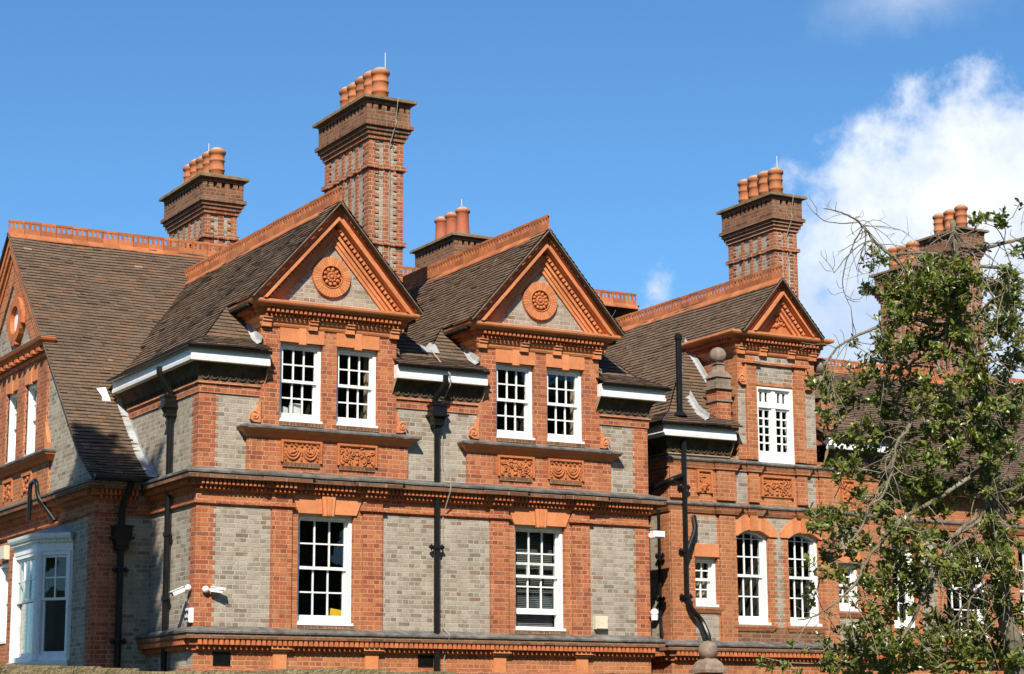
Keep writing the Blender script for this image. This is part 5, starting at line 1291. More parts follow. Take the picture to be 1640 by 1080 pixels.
# things standing behind the panes
t = empty('yellow_card', (C1 + .36, .37, 3.69)); tag(t, 'yellow card folder lying behind the lowest pane of the left tall window', 'folder')
b = MB(); b.mesh([(-.13, 0, 0), (.14, 0, .0), (.14, .0, .085), (-.10, .0, .12), (-.13, .12, 0), (.14, .12, 0), (.14, .07, .085), (-.10, .07, .12)], [(0, 1, 2, 3), (7, 6, 5, 4), (0, 4, 5, 1), (1, 5, 6, 2), (2, 6, 7, 3), (3, 7, 4, 0)]); b.build('cover', MT['yellow'], t); b = MB(); b.box(-.17, .17, .02, .10, -.06, .0); b.build('pages', MT['paper'], t)
t = empty('paper_sheet', (1.78, .22, 6.90)); tag(t, 'white paper propped behind the lower panes of the leftmost gable window', 'paper')
b = MB(); b.obox((0, .02, .13), (1, .15, 0), (-.15, 1, .2), (0, 0, 1), .11, .004, .14); b.obox((-.17, .05, .08), (1, .3, 0), (-.3, 1, 0), (0, 0, 1), .06, .02, .12); b.build('sheet', MT['paper'], t)

# ------------------------------------------------------------------ gate pier in front of the right block, garden wall near the camera
t = empty('gate_pier', (9.47, -.55, 0)); tag(t, 'brick gate pier with a stone ball at the foot of the right block', 'gate pier')
b = MB(); b.box(-.18, .18, -.18, .18, 0, 2.80); b.build('shaft', MT['red'], t)
b = MB(); b.box(-.25, .25, -.25, .25, 2.80, 2.86); b.mesh([(-.22, -.22, 2.86), (.22, -.22, 2.86), (.22, .22, 2.86), (-.22, .22, 2.86), (-.17, -.17, 2.98), (.17, -.17, 2.98), (.17, .17, 2.98), (-.17, .17, 2.98), (-.09, -.09, 3.06), (.09, -.09, 3.06), (.09, .09, 3.06), (-.09, .09, 3.06)], [(0, 1, 5, 4), (1, 2, 6, 5), (2, 3, 7, 6), (3, 0, 4, 7), (4, 5, 9, 8), (5, 6, 10, 9), (6, 7, 11, 10), (7, 4, 8, 11), (8, 9, 10, 11)]); b.build('cap', MT['stone'], t)
b = MB(); b.blob((0, 0, 3.19), .175, .175, .175, 0, 22, 14); b.build('ball', MT['stone'], t, smooth=True)
b = MB(); rr = random.Random(4); b.box(-40, 6, -21.0, -20.55, 0, 1.93)
n = 230
for i in range(n):                               # uneven rendered coping
    x = -40 + 46 * i / n; z = 2.01 + .012 * math.sin(i * .7) + rr.uniform(-.008, .008); b.box(x, x + 46 / n - .002, -21.06, -20.49, 1.931, z)
t = b.build('garden_wall', MT['mosswall']); tag(t, 'mossy rendered garden wall along the bottom of the view', 'wall')
# ------------------------------------------------------------------ the tree in front of the right block
BRANCHES = [[(9.98,-7.87,2.02,0.1488),(9.81,-7.89,2.57,0.1409),(9.59,-8.0,3.6,0.1331),(9.44,-8.09,4.38,0.1253),(9.35,-8.15,4.86,0.1175),(9.27,-8.17,5.15,0.1096),(9.09,-8.26,6.05,0.1018),(8.98,-8.33,6.63,0.094),(8.84,-8.38,7.22,0.0861),(8.72,-8.36,7.44,0.0783),(8.61,-8.37,7.75,0.0705),(8.56,-8.42,8.1,0.0626),(8.49,-8.51,8.69,0.0548),(8.4,-8.57,9.14,0.047)],[(8.95,-8.4,5.98,0.0302),(8.93,-8.57,6.51,0.0264),(8.83,-8.65,6.86,0.0227)],[(8.79,-8.68,6.85,0.0242),(8.85,-8.64,6.45,0.0245),(8.91,-8.61,6.11,0.0248),(8.97,-8.57,5.71,0.0252),(8.99,-8.53,5.41,0.0255),(8.95,-8.45,5.08,0.0259),(8.9,-8.38,4.87,0.0262),(8.84,-8.33,4.74,0.0265),(8.68,-8.23,4.62,0.0269),(8.5,-8.11,4.5,0.0272)],[(8.54,-8.47,8.36,0.0317),(8.65,-8.49,8.6,0.0305),(8.91,-8.57,8.74,0.0292),(9.18,-8.65,8.84,0.0279),(9.44,-8.72,8.92,0.0267),(9.64,-8.74,8.97,0.0254),(10.09,-8.93,9.08,0.0242)],[(8.59,-8.43,8.09,0.0287),(8.63,-8.67,8.4,0.0267),(8.8,-8.91,8.41,0.0248),(8.88,-9.08,8.36,0.0228),(8.94,-9.23,8.23,0.0208),(9.19,-9.47,8.06,0.0189)],[(8.58,-8.41,8.0,0.0212),(8.76,-8.38,8.3,0.0189),(9.09,-8.38,8.39,0.0166),(9.45,-8.37,8.36,0.0144),(9.91,-8.4,8.23,0.0121)],[(8.51,-8.49,8.54,0.0257),(8.44,-8.4,8.62,0.0239),(8.3,-8.26,8.69,0.0221),(8.15,-8.11,8.72,0.0202),(7.99,-7.95,8.72,0.0184),(7.91,-7.84,8.72,0.0166)],[(8.56,-8.42,8.09,0.0302),(8.08,-8.26,8.25,0.028),(7.68,-8.18,8.51,0.0258),(7.43,-8.16,8.67,0.0236),(7.25,-8.17,8.78,0.0214),(7.11,-8.2,8.9,0.0192),(6.99,-8.23,8.96,0.017),(6.86,-8.25,9.03,0.0148),(6.7,-8.26,9.08,0.0126),(6.49,-8.23,9.13,0.0104),(6.33,-8.23,9.14,0.0082),(6.25,-8.27,9.12,0.006)],[(6.83,-8.33,8.98,0.0098),(6.69,-8.26,8.96,0.009),(6.55,-8.2,8.96,0.0081),(6.4,-8.14,8.98,0.0072),(6.33,-8.12,9.01,0.0064),(6.25,-8.1,9.07,0.0055),(6.16,-8.09,9.14,0.0046),(6.08,-8.08,9.26,0.0038)],[(6.23,-8.13,9.06,0.006),(6.22,-8.14,9.15,0.0053),(6.15,-8.12,9.26,0.0045),(6.12,-8.12,9.31,0.0038),(6.11,-8.12,9.35,0.003)],[(6.89,-8.35,8.9,0.0113),(6.85,-8.25,8.77,0.0104),(6.82,-8.15,8.6,0.0094),(6.79,-8.05,8.41,0.0085),(6.8,-7.96,8.2,0.0076),(6.83,-7.92,8.13,0.0066),(6.88,-7.89,8.03,0.0057),(6.97,-7.86,7.89,0.0047),(7.03,-7.84,7.84,0.0038)],[(7.06,-8.4,8.7,0.0128),(6.92,-8.38,8.69,0.0117),(6.78,-8.33,8.6,0.0106),(6.66,-8.3,8.49,0.0094),(6.57,-8.28,8.39,0.0083),(6.48,-8.26,8.27,0.0072),(6.4,-8.26,8.19,0.006)],[(6.4,-8.26,8.19,0.006),(6.37,-8.26,8.26,0.0053),(6.29,-8.24,8.36,0.0045),(6.22,-8.22,8.45,0.0038),(6.21,-8.23,8.51,0.003)],[(6.29,-8.24,8.36,0.0045),(6.29,-8.25,8.43,0.0038),(6.26,-8.25,8.51,0.003)],[(6.37,-8.25,8.22,0.0053),(6.3,-8.21,8.23,0.0045),(6.25,-8.2,8.29,0.0038),(6.2,-8.19,8.36,0.003)],[(6.38,-8.26,8.24,0.0053),(6.4,-8.29,8.32,0.0045),(6.37,-8.3,8.43,0.0038),(6.36,-8.31,8.5,0.003)],[(6.92,-8.36,8.88,0.0098),(6.95,-8.33,8.74,0.0088),(6.93,-8.26,8.58,0.0078),(6.92,-8.2,8.44,0.0068),(6.91,-8.15,8.34,0.0058),(6.95,-8.15,8.3,0.0048),(7.03,-8.17,8.26,0.0038)],[(6.29,-8.29,9.11,0.0053),(6.3,-8.31,9.18,0.0042),(6.32,-8.34,9.24,0.003)],[(6.4,-8.35,9.09,0.0053),(6.4,-8.36,9.16,0.0042),(6.4,-8.38,9.22,0.003)],[(6.74,-8.4,8.98,0.006),(6.73,-8.4,9.03,0.005),(6.81,-8.45,9.03,0.004),(6.81,-8.47,9.11,0.003)],[(6.93,-7.83,8.05,0.0053),(6.85,-7.81,8.03,0.0047),(6.77,-7.78,8.0,0.0042),(6.69,-7.78,8.04,0.0036),(6.65,-7.79,8.08,0.003)],[(6.94,-7.83,8.01,0.006),(7.01,-7.88,7.95,0.0053),(7.08,-7.95,7.93,0.0045),(7.12,-8.01,7.97,0.0038),(7.13,-8.06,8.05,0.003)],[(6.92,-7.84,8.12,0.0045),(6.85,-7.83,8.1,0.004),(6.79,-7.85,8.15,0.0035),(6.75,-7.88,8.2,0.003)],[(6.97,-7.83,7.95,0.0053),(7.07,-7.88,7.91,0.0042),(7.15,-7.92,7.91,0.003)],[(7.01,-7.86,7.97,0.0045),(7.04,-7.89,8.05,0.0038),(7.05,-7.91,8.09,0.003)],[(8.63,-8.37,7.68,0.0378),(8.26,-8.29,7.61,0.0349),(7.93,-8.26,7.66,0.0321),(7.64,-8.23,7.64,0.0293),(7.32,-8.17,7.54,0.0264),(7.02,-8.12,7.41,0.0236),(6.78,-8.1,7.29,0.0208),(6.55,-8.08,7.14,0.0179),(6.33,-8.04,6.87,0.0151)],[(6.75,-8.14,7.28,0.0091),(6.9,-8.21,7.23,0.0076),(7.06,-8.3,7.2,0.006),(7.21,-8.39,7.21,0.0045)],[(6.5,-8.21,7.16,0.0045),(6.45,-8.2,7.27,0.0038),(6.41,-8.19,7.32,0.003)],[(6.55,-8.25,7.2,0.0045),(6.53,-8.26,7.32,0.0038),(6.48,-8.24,7.38,0.003)],[(8.9,-8.35,6.91,0.0415),(8.65,-8.27,6.81,0.0396),(8.41,-8.19,6.72,0.0376),(8.25,-8.16,6.58,0.0357),(8.05,-8.1,6.43,0.0337),(7.91,-8.06,6.23,0.0317),(7.8,-8.04,6.01,0.0298),(7.66,-8.01,5.88,0.0278),(7.6,-8.01,5.67,0.0258),(7.53,-8.0,5.4,0.0239),(7.44,-7.99,5.22,0.0219),(7.34,-7.99,5.04,0.0199),(7.16,-7.94,4.92,0.018),(7.07,-7.92,4.7,0.016),(6.95,-7.9,4.52,0.0141),(6.81,-7.88,4.38,0.0121)],[(7.46,-8.18,5.64,0.0098),(7.37,-8.15,5.5,0.0076),(7.25,-8.12,5.38,0.0053)],[(8.61,-8.38,7.82,0.0317),(8.55,-8.23,7.65,0.0287),(8.44,-8.04,7.44,0.0257),(8.36,-7.86,7.24,0.0227),(8.25,-7.69,7.11,0.0196),(8.29,-7.6,6.98,0.0166),(8.24,-7.43,6.76,0.0136),(8.19,-7.29,6.6,0.0106)],[(8.33,-7.6,7.13,0.0151),(8.19,-7.44,7.02,0.0128),(8.18,-7.35,6.91,0.0106),(8.18,-7.26,6.78,0.0083),(8.11,-7.13,6.65,0.006)],[(8.15,-7.48,7.03,0.0136),(7.95,-7.26,6.91,0.0111),(7.9,-7.12,6.78,0.0086),(7.9,-7.0,6.57,0.006)],[(8.23,-7.51,6.98,0.0106),(8.04,-7.45,6.84,0.0088),(7.86,-7.41,6.76,0.0071),(7.8,-7.43,6.66,0.0053)],[(8.47,-8.49,7.6,0.0196),(8.5,-8.33,7.44,0.0178),(8.54,-8.16,7.26,0.0159),(8.4,-7.91,7.13,0.014),(8.26,-7.68,7.12,0.0121)],[(8.43,-8.58,7.58,0.0181),(8.49,-8.56,7.35,0.0185),(8.62,-8.59,7.16,0.0189),(8.72,-8.59,6.86,0.0193),(8.84,-8.62,6.72,0.0196)],[(9.18,-8.23,5.64,0.0415),(8.83,-8.1,5.36,0.0384),(8.41,-7.94,5.08,0.0352),(7.89,-7.72,4.78,0.032),(7.61,-7.63,4.46,0.0289),(7.37,-7.57,4.18,0.0257),(7.23,-7.58,3.96,0.0225),(7.01,-7.53,3.7,0.0193),(6.74,-7.48,3.5,0.0162),(6.47,-7.43,3.35,0.013),(6.21,-7.41,3.3,0.0098)],[(9.4,-8.03,4.75,0.0227),(9.13,-7.64,4.51,0.0199),(8.86,-7.23,4.24,0.0172),(8.58,-6.82,3.94,0.0145),(8.42,-6.49,3.73,0.0118),(8.34,-6.23,3.59,0.0091)],[(9.16,-8.3,4.99,0.0347),(8.85,-8.17,4.76,0.0335),(8.57,-8.06,4.49,0.0322),(8.43,-8.01,4.21,0.0309),(8.27,-7.95,3.9,0.0296),(8.11,-7.91,3.68,0.0283),(7.93,-7.82,3.28,0.027),(7.76,-7.76,3.01,0.0257)],[(8.56,-7.14,3.95,0.0174),(8.29,-7.03,3.56,0.0159),(8.11,-7.0,3.24,0.0144),(7.92,-6.97,2.97,0.0128),(7.57,-6.85,2.75,0.0113),(7.28,-6.83,2.8,0.0098),(7.0,-6.79,2.72,0.0083)],[(9.02,-8.49,4.6,0.0227),(9.07,-8.44,4.26,0.0215),(9.12,-8.4,3.97,0.0204),(9.25,-8.41,3.65,0.0193),(9.33,-8.37,3.3,0.0181)],[(9.06,-8.38,4.52,0.0181),(9.07,-8.32,4.25,0.0166),(9.11,-8.22,3.72,0.0151)],[(9.1,-8.33,4.75,0.0181),(9.01,-8.26,4.34,0.0175),(8.96,-8.23,4.0,0.0169),(8.94,-8.24,3.78,0.0163),(8.75,-8.15,3.58,0.0157),(8.74,-8.13,3.18,0.0151)],[(9.09,-8.27,5.03,0.0227),(8.94,-8.24,4.75,0.0204),(8.71,-8.2,4.63,0.0181)],[(9.15,-8.2,6.11,0.0378),(9.49,-8.18,6.37,0.0315),(9.84,-8.16,6.64,0.0252),(10.26,-8.21,7.04,0.0189)],[(9.27,-8.12,5.47,0.034),(9.33,-8.44,5.72,0.0277),(9.4,-8.77,5.96,0.0214),(9.49,-9.07,6.02,0.0151)],[(8.88,-8.31,7.29,0.0302),(9.22,-8.35,7.5,0.0252),(9.52,-8.38,7.72,0.0201),(9.87,-8.43,7.93,0.0151)],[(8.71,-8.37,7.5,0.0242),(8.75,-8.69,7.77,0.0199),(8.75,-8.96,7.91,0.0156),(8.84,-9.26,8.0,0.0113)],[(8.88,-8.36,7.0,0.0227),(9.29,-8.45,7.16,0.017),(9.71,-8.55,7.32,0.0113)],[(9.44,-8.05,4.75,0.0227),(9.72,-8.1,5.04,0.0174),(10.05,-8.16,5.23,0.0121)],[(9.41,-8.03,5.21,0.0227),(9.17,-7.64,5.33,0.0184),(9.0,-7.3,5.46,0.0141),(8.82,-6.94,5.53,0.0098)],[(9.2,-8.11,6.12,0.0227),(9.11,-7.78,6.26,0.0181),(8.96,-7.41,6.41,0.0136),(8.71,-6.98,6.53,0.0091)],[(9.2,-8.1,6.6,0.0181),(9.1,-7.68,6.55,0.0146),(8.87,-7.26,6.84,0.0111),(8.74,-6.81,6.75,0.0076)],[(9.44,-8.13,4.01,0.0257),(9.27,-7.7,3.75,0.0209),(9.22,-7.32,3.41,0.0161),(9.17,-6.94,3.05,0.0113)],[(9.55,-8.07,3.46,0.0242),(9.1,-7.98,3.19,0.0199),(8.75,-7.95,2.87,0.0156),(8.32,-7.88,2.64,0.0113)],[(8.43,-8.58,8.61,0.0151),(8.34,-8.63,8.89,0.0126),(8.25,-8.58,8.73,0.0101),(8.19,-8.54,8.54,0.0076)],[(8.37,-8.63,8.97,0.0151),(8.51,-8.69,8.78,0.0138),(8.59,-8.74,8.64,0.0125),(8.67,-8.78,8.5,0.0111),(8.68,-8.77,8.31,0.0098)],[(9.32,-8.68,8.88,0.0091),(9.22,-8.66,9.06,0.0076),(9.14,-8.63,9.13,0.006),(9.01,-8.57,9.17,0.0045)],[(9.29,-8.66,8.88,0.0091),(9.31,-8.7,9.01,0.0068),(9.28,-8.72,9.17,0.0045)],[(9.3,-8.66,8.86,0.0091),(9.35,-8.7,8.64,0.0079),(9.41,-8.74,8.4,0.0068)]]
CLUMPS = [(8.67,-8.82,9.15,0.18,0.15,1),(9.1,-8.84,9.17,0.14,0.19,1),(9.39,-8.2,9.0,0.08,0.08,0.6),(9.2,-8.98,8.66,0.09,0.08,0.9),(9.35,-9.0,8.74,0.1,0.21,1),(9.39,-9.01,9.43,0.06,0.08,0.8),(7.83,-8.67,8.1,0.68,0.43,1.25),(7.83,-7.98,8.1,0.35,0.35,1.1),(7.52,-7.59,8.27,0.15,0.19,0.9),(7.69,-7.45,8.78,0.09,0.14,1),(7.08,-8.51,8.43,0.14,0.14,1),(7.22,-8.14,8.42,0.1,0.09,0.7),(8.05,-9.04,8.33,0.19,0.19,1),(8.43,-7.85,8.8,0.08,0.1,0.9),(8.49,-8.09,8.64,0.08,0.07,0.8),(8.13,-9.14,8.09,0.21,0.21,1),(9.63,-8.08,8.4,0.43,0.33,0.75),(9.83,-8.16,8.09,0.29,0.39,0.8),(9.18,-8.36,7.71,0.35,0.29,0.8),(9.43,-8.56,7.57,0.27,0.29,0.8),(8.85,-9.33,8.17,0.19,0.26,0.8),(7.26,-8.52,7.29,0.35,0.25,1),(8.23,-8.03,7.47,0.35,0.23,1),(7.41,-8.59,7.66,0.41,0.21,1.1),(8.11,-8.73,7.7,0.31,0.29,0.9),(8.07,-8.48,7.19,0.34,0.16,0.7),(7.46,-8.57,7.16,0.22,0.16,0.8),(7.33,-7.64,7.4,0.09,0.07,0.7),(6.86,-7.29,6.86,0.21,0.19,0.95),(7.36,-6.72,6.81,0.21,0.13,0.9),(7.24,-7.33,6.79,0.27,0.17,0.7),(7.54,-7.21,6.62,0.25,0.11,0.8),(7.43,-7.51,6.89,0.25,0.17,0.7),(7.88,-7.52,7.37,0.28,0.18,0.9),(7.54,-7.49,6.13,0.34,0.22,0.75),(6.87,-7.51,6.25,0.16,0.12,0.9),(7.98,-6.6,6.14,0.22,0.18,0.8),(8.56,-7.03,6.56,0.29,0.25,0.6),(8.56,-7.43,6.86,0.28,0.2,0.8),(8.92,-7.81,6.39,0.34,0.28,0.85),(8.54,-8.31,5.91,0.38,0.28,0.9),(8.13,-8.2,5.65,0.31,0.2,0.9),(7.87,-7.94,5.72,0.2,0.16,0.9),(6.9,-7.8,5.51,0.28,0.15,1),(7.92,-6.92,5.57,0.25,0.16,1),(8.08,-7.74,5.33,0.47,0.31,1.15),(8.92,-7.26,5.29,0.43,0.31,1.15),(7.44,-7.37,5.19,0.2,0.2,0.75),(9.89,-7.79,6.23,0.28,0.22,0.85),(9.89,-8.1,6.54,0.22,0.28,0.9),(8.62,-9.11,6.32,0.2,0.2,0.7),(9.11,-8.83,5.79,0.2,0.2,0.75),(9.94,-8.17,7.3,0.25,0.28,0.9),(9.42,-8.33,5.19,0.22,0.2,0.75),(8.35,-6.93,6.51,0.22,0.22,0.5),(7.52,-7.69,6.53,0.22,0.17,0.5),(8.15,-8.75,6.6,0.22,0.22,0.7),(7.36,-7.0,6.05,0.11,0.09,0.5),(9.95,-8.05,5.52,0.16,0.22,0.6),(9.18,-8.94,6.66,0.18,0.18,0.6),(6.61,-7.6,5.51,0.1,0.09,0.6),(7.04,-7.29,5.35,0.1,0.09,0.6),(8.39,-6.9,6.13,0.2,0.22,0.45),(8.79,-7.58,6.17,0.22,0.22,0.5),(8.77,-8.78,5.55,0.16,0.18,0.5),(6.76,-7.21,4.87,0.2,0.12,1),(6.68,-7.42,4.66,0.27,0.12,1),(6.89,-7.67,4.86,0.28,0.18,0.8),(8.26,-6.93,5.0,0.49,0.22,1),(7.76,-7.86,4.62,0.43,0.2,1),(8.58,-7.61,5.01,0.43,0.2,1),(7.22,-6.92,4.31,0.15,0.25,0.8),(7.0,-7.25,3.96,0.25,0.13,0.9),(7.34,-6.27,3.79,0.08,0.17,0.9),(6.63,-7.21,4.15,0.07,0.16,0.7),(7.52,-6.48,3.45,0.06,0.06,0.8),(7.34,-7.59,3.89,0.31,0.18,0.8),(7.92,-7.27,3.84,0.25,0.16,0.8),(7.59,-7.39,3.29,0.34,0.25,0.7),(8.1,-7.73,4.03,0.22,0.31,0.95),(9.03,-6.73,3.81,0.2,0.22,0.8),(9.18,-7.21,3.98,0.38,0.22,0.9),(8.76,-8.06,4.12,0.31,0.29,1.2),(9.55,-7.36,4.49,0.27,0.22,0.9),(9.3,-8.52,3.92,0.2,0.13,0.9),(9.29,-8.05,3.59,0.25,0.18,1.1),(9.28,-7.04,3.44,0.38,0.22,0.9),(7.82,-6.56,3.02,0.43,0.27,1.1),(7.75,-7.66,3.0,0.49,0.27,1.15),(9.12,-6.53,2.86,0.45,0.22,1.1),(8.49,-7.84,2.99,0.43,0.28,1),(8.87,-7.94,2.9,0.38,0.28,1),(9.89,-7.47,3.01,0.49,0.38,1.2),(9.56,-8.16,2.77,0.22,0.22,1.1),(6.38,-6.42,2.8,0.1,0.17,0.9),(6.29,-6.81,2.68,0.09,0.07,0.9),(6.58,-6.93,2.61,0.11,0.07,0.9),(6.99,-6.22,3.06,0.06,0.07,0.9),(6.97,-6.93,3.07,0.07,0.06,0.9),(7.19,-6.27,2.96,0.08,0.04,0.8),(8.13,-7.23,2.68,0.45,0.16,1.1),(9.7,-8.14,3.51,0.16,0.2,0.9),(8.05,-6.34,4.46,0.16,0.13,0.5),(7.67,-6.95,3.64,0.16,0.11,0.6),(8.26,-7.24,4.3,0.22,0.18,0.6),(9.07,-7.16,4.62,0.29,0.18,0.6),(8.94,-8.23,3.26,0.27,0.2,0.9),(9.14,-8.68,4.5,0.18,0.18,0.6),(10.22,-7.44,3.33,0.2,0.18,1),(8.12,-6.7,4.53,0.18,0.16,0.45),(9.32,-8.64,4.78,0.13,0.18,0.6),(7.15,-7.07,2.74,0.27,0.16,0.9),(8.05,-7.37,6.99,0.67,0.45,0.35),(8.22,-6.81,5.94,0.67,0.56,0.35),(8.08,-8.42,6.46,0.56,0.56,0.4),(9.58,-7.48,5.56,0.56,0.67,0.4),(9.8,-8.0,6.66,0.34,1.01,0.4),(7.54,-6.83,4.59,0.45,0.56,0.4),(7.92,-7.35,4.19,0.56,0.56,0.4),(8.0,-8.09,4.32,0.67,0.67,0.4),(8.87,-8.69,4.13,0.4,0.67,0.45),(9.74,-7.2,3.99,0.45,0.45,0.45),(8.01,-7.62,3.45,0.67,0.45,0.5),(8.07,-6.51,2.77,0.67,0.22,0.7),(8.73,-7.83,2.74,0.67,0.22,0.8),(7.54,-6.79,6.47,0.34,0.45,0.35),(8.37,-7.64,6.03,0.45,0.56,0.4),(8.6,-8.68,7.2,0.45,0.67,0.45),(8.97,-9.21,7.52,0.21,0.62,0.5),(8.58,-8.68,6.83,0.2,0.32,0.9),(8.74,-8.61,6.12,0.2,0.32,0.9),(8.92,-8.55,5.41,0.2,0.32,0.9),(9.03,-8.45,4.69,0.2,0.32,0.9),(9.2,-8.37,3.89,0.2,0.32,0.9),(8.41,-8.7,7.37,0.2,0.32,0.9),(8.29,-8.77,7.99,0.2,0.32,0.9),(8.84,-8.58,5.76,0.2,0.32,0.9),(8.66,-8.64,6.48,0.2,0.32,0.9),(9.12,-8.4,4.25,0.2,0.32,0.9)]

def leaf_mesh(mb, p, dr, up, L, wd, rr):
    """one glossy leaf: folded along its midrib, drooping to the tip"""
    d = dr.normalized(); s = d.cross(up)
    s = s.normalized() if s.length > 1e-4 else d.orthogonal().normalized(); n = s.cross(d)
    dp = rr.uniform(.05, .22) * L; c = .18 * wd
    a = p; m1 = p + d * L * .35 - n * dp * .15; m2 = p + d * L * .72 - n * dp * .5; t = p + d * L - n * dp
    w1, w2 = s * wd * .42, s * wd * .50
    m3 = p + d * L * .93 - n * dp * .85; w3 = s * wd * .26
    mb.mesh([a, m1 - w1 + n * c, m1, m1 + w1 + n * c, m2 - w2 + n * c, m2, m2 + w2 + n * c, m3 - w3, m3 + w3, t], [(0, 1, 2), (0, 2, 3), (1, 4, 5, 2), (2, 5, 6, 3), (4, 7, 9, 5), (5, 9, 8, 6)])
def rand_dir(rr):
    while True:
        v = Vector((rr.uniform(-1, 1), rr.uniform(-1, 1), rr.uniform(-1, 1)))
        if .05 < v.length < 1: return v.normalized()
def grow(name, branches, clumps, label, cat, leaf_m, bark_m, leaf_len, per_m2, seed, depth=.75, reach=1.1, bare=0):
    rr = random.Random(seed); base = branches[0][0]
    t = empty(name, (base[0], base[1], 0)); tag(t, label, cat); o = Vector(t.location)
    tr = MB(); nodes = []
    for k, b in enumerate(branches):
        P = [Vector(q[:3]) for q in b]; Rr = [q[3] for q in b]; pts = []; rad = []
        for i in range(len(P) - 1):              # Catmull-Rom
            p0, p1, p2, p3 = P[max(0, i - 1)], P[i], P[i + 1], P[min(len(P) - 1, i + 2)]
            for j in range(4):
                u = j / 4; q = .5 * ((2 * p1) + (p2 - p0) * u + (2 * p0 - 5 * p1 + 4 * p2 - p3) * u * u + (3 * p1 - p0 - 3 * p2 + p3) * u ** 3)
                wob = (.35 if Rr[i] > .05 else .6) * Rr[i]; pts.append(q + Vector((rr.uniform(-wob, wob), rr.uniform(-wob, wob), rr.uniform(-wob, wob) * .5)))
                rad.append((Rr[i] + (Rr[i + 1] - Rr[i]) * u) * rr.uniform(.9, 1.1))
        pts.append(P[-1]); rad.append(Rr[-1])
        tr.tube([p - o for p in pts], rad, 10 if Rr[0] > .06 else 6)
        nodes += [(p, r) for p, r in zip(pts, rad) if r < .075]
    nodes.append((Vector(branches[0][-1][:3]), .03))
    cr = MB(); tw = tr
    RX = Vector((RT.x, RT.y, 0)).normalized(); RY = Vector((FW.x, FW.y, 0)).normalized()
    for (x, y, z, rx, rz, dn) in clumps:
        c = Vector((x, y, z)); A = math.pi * rx * rz; n = max(1, int(A * per_m2 * dn + rr.random())); ry = max(.25, min(depth, max(rx, rz)))
        for k in range(n):
            v = rand_dir(rr) * (rr.random() ** .45)
            p = c + RX * (v.x * rx) + RY * (v.y * ry) + Vector((0, 0, v.z * rz))
            q, r = min(nodes, key=lambda nd: (nd[0] - p).length_squared)
            dq = (p - q)
            if dq.length > .02:
                if dq.length > 1.1: q = p - dq.normalized() * .7; dq = p - q
                mid = q + dq * .5 + rand_dir(rr) * dq.length * .14 - Vector((0, 0, .05 * dq.length))
                tw.tube([q - o, mid - o, p - o], [min(r, .011), .007, .0045], 4, 1, False)
                if dq.length < reach: nodes.append((mid, .008))
            ax = (dq.normalized() if dq.length > .02 else rand_dir(rr)) * .6 + Vector((0, 0, .55)) + rand_dir(rr) * .5; ax.normalize()
            m = rr.randint(7, 11); sx = ax.orthogonal().normalized(); sy = ax.cross(sx); ph = rr.uniform(0, 6.28)
            for j in range(m):
                a = ph + j * 2.4 + rr.uniform(-.5, .5); tilt = rr.uniform(.2, 1.5); d = ax * math.cos(tilt) + (sx * math.cos(a) + sy * math.sin(a)) * math.sin(tilt)
                leaf_mesh(cr, p - o - ax * rr.uniform(0, .13) + d * .01, d, ax + rand_dir(rr) * .3, leaf_len * rr.uniform(.7, 1.2), leaf_len * rr.uniform(.40, .52), rr)
    thick = [nd for nd in nodes if nd[1] > .013]
    for k in range(bare):                             # bare, arching twiglets
        q, r = rr.choice([nd for nd in thick]); d = rand_dir(rr); d.z -= .25; L = rr.uniform(.25, .8); e = q + d * L
        bow = rand_dir(rr) * .22 * L
        pts = [q + d * L * u + bow * math.sin(u * 3.0) - Vector((0, 0, .35 * L * u * u)) - o for u in (0, .2, .4, .6, .8, 1)]; tw.tube(pts, [.007, .0065, .006, .005, .004, .003], 4, 1, False)
        if rr.random() < .6: m = pts[3]; tw.tube([m, m + (d + rand_dir(rr) * .8) * L * .2, m + (d + rand_dir(rr) * .8) * L * .35 + Vector((0, 0, .08))], [.004, .0035, .0025], 4, 1, False)
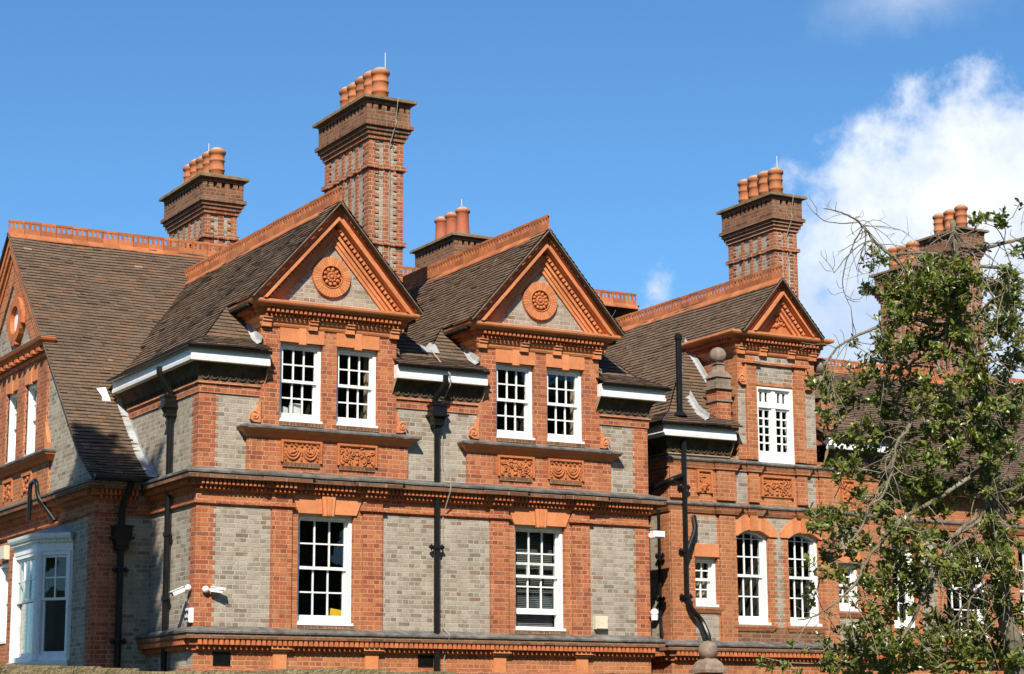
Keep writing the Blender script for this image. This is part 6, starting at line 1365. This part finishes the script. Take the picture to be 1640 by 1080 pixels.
    cr.build('crown', MT[leaf_m], t); tr.build('trunk', [MT[bark_m], MT['twig']], t, smooth=True)
    return t
grow('broadleaf_tree', BRANCHES, CLUMPS, 'evergreen tree with glossy leaves and pale bare branches in front of the right block', 'tree', 'leaf', 'bark', .104, 96, 5, bare=480)

# ------------------------------------------------------------------ roadside tree to the left, whose shade falls on the bay window
def shade_tree():
    rr = random.Random(21); bx, by = -8.15, -7.8; br = []; cl = []
    br.append([(bx, by, 0, .30), (bx + .1, by, 5, .24), (bx, by, 10, .18), (bx, by + .1, 14, .11), (bx, by + .1, 16.3, .04)])
    for k in range(72):
        z = 10.8 + 5.4 * k / 72; a = k * 2.4; L = rr.uniform(.4, 1.75) * (1.0 if z < 14.8 else .6); p = Vector((bx, by + .1, z))
        e = p + Vector((math.cos(a) * L, math.sin(a) * L, rr.uniform(.1, .6))); br.append([(p.x, p.y, p.z, .05), tuple((p + e) / 2 + Vector((0, 0, .15))) + (.035,), (e.x, e.y, e.z, .015)])
        cl.append((e.x, e.y, e.z, rr.uniform(.5, .75), rr.uniform(.4, .6), 1.0))
    grow('roadside_tree', br, cl, 'slim leafy tree left of the view whose shade falls on the bay window', 'tree', 'leaf2', 'bark', .16, 75, 8)
SHADE = True
if SHADE: shade_tree()

# ------------------------------------------------------------------ unseen trees added behind the viewer, their height shaped to darken the panes
def far_wood():
    rr = random.Random(31); g = MB()
    for k in range(1100):
        x = -70 + 190 * rr.random(); hgt = (25 if x < 44 else 19) + 2.5 * math.sin(x * .13) + 2.0 * math.sin(x * .41 + 1); z = hgt * rr.random() ** .7; r = rr.uniform(1.6, 3.0)
        if k % 3: g.blob((x, -70 + rr.uniform(-3, 3), z), r, r, r * .8, 0, 9, 6)
        else: g.blob((-78 + rr.uniform(-3, 3), -72 + (x + 70) * .5, z), r, r, r * .8, 0, 9, 6)
    for i, v in enumerate(g.v): g.v[i] = tuple(c + rr.uniform(-.35, .35) for c in v)
    o = g.build('added_treeline', MT['leaf2']); tag(o, 'unseen dark belt of trees added behind the viewer to darken the panes', 'wood', kind='stuff')
far_wood()
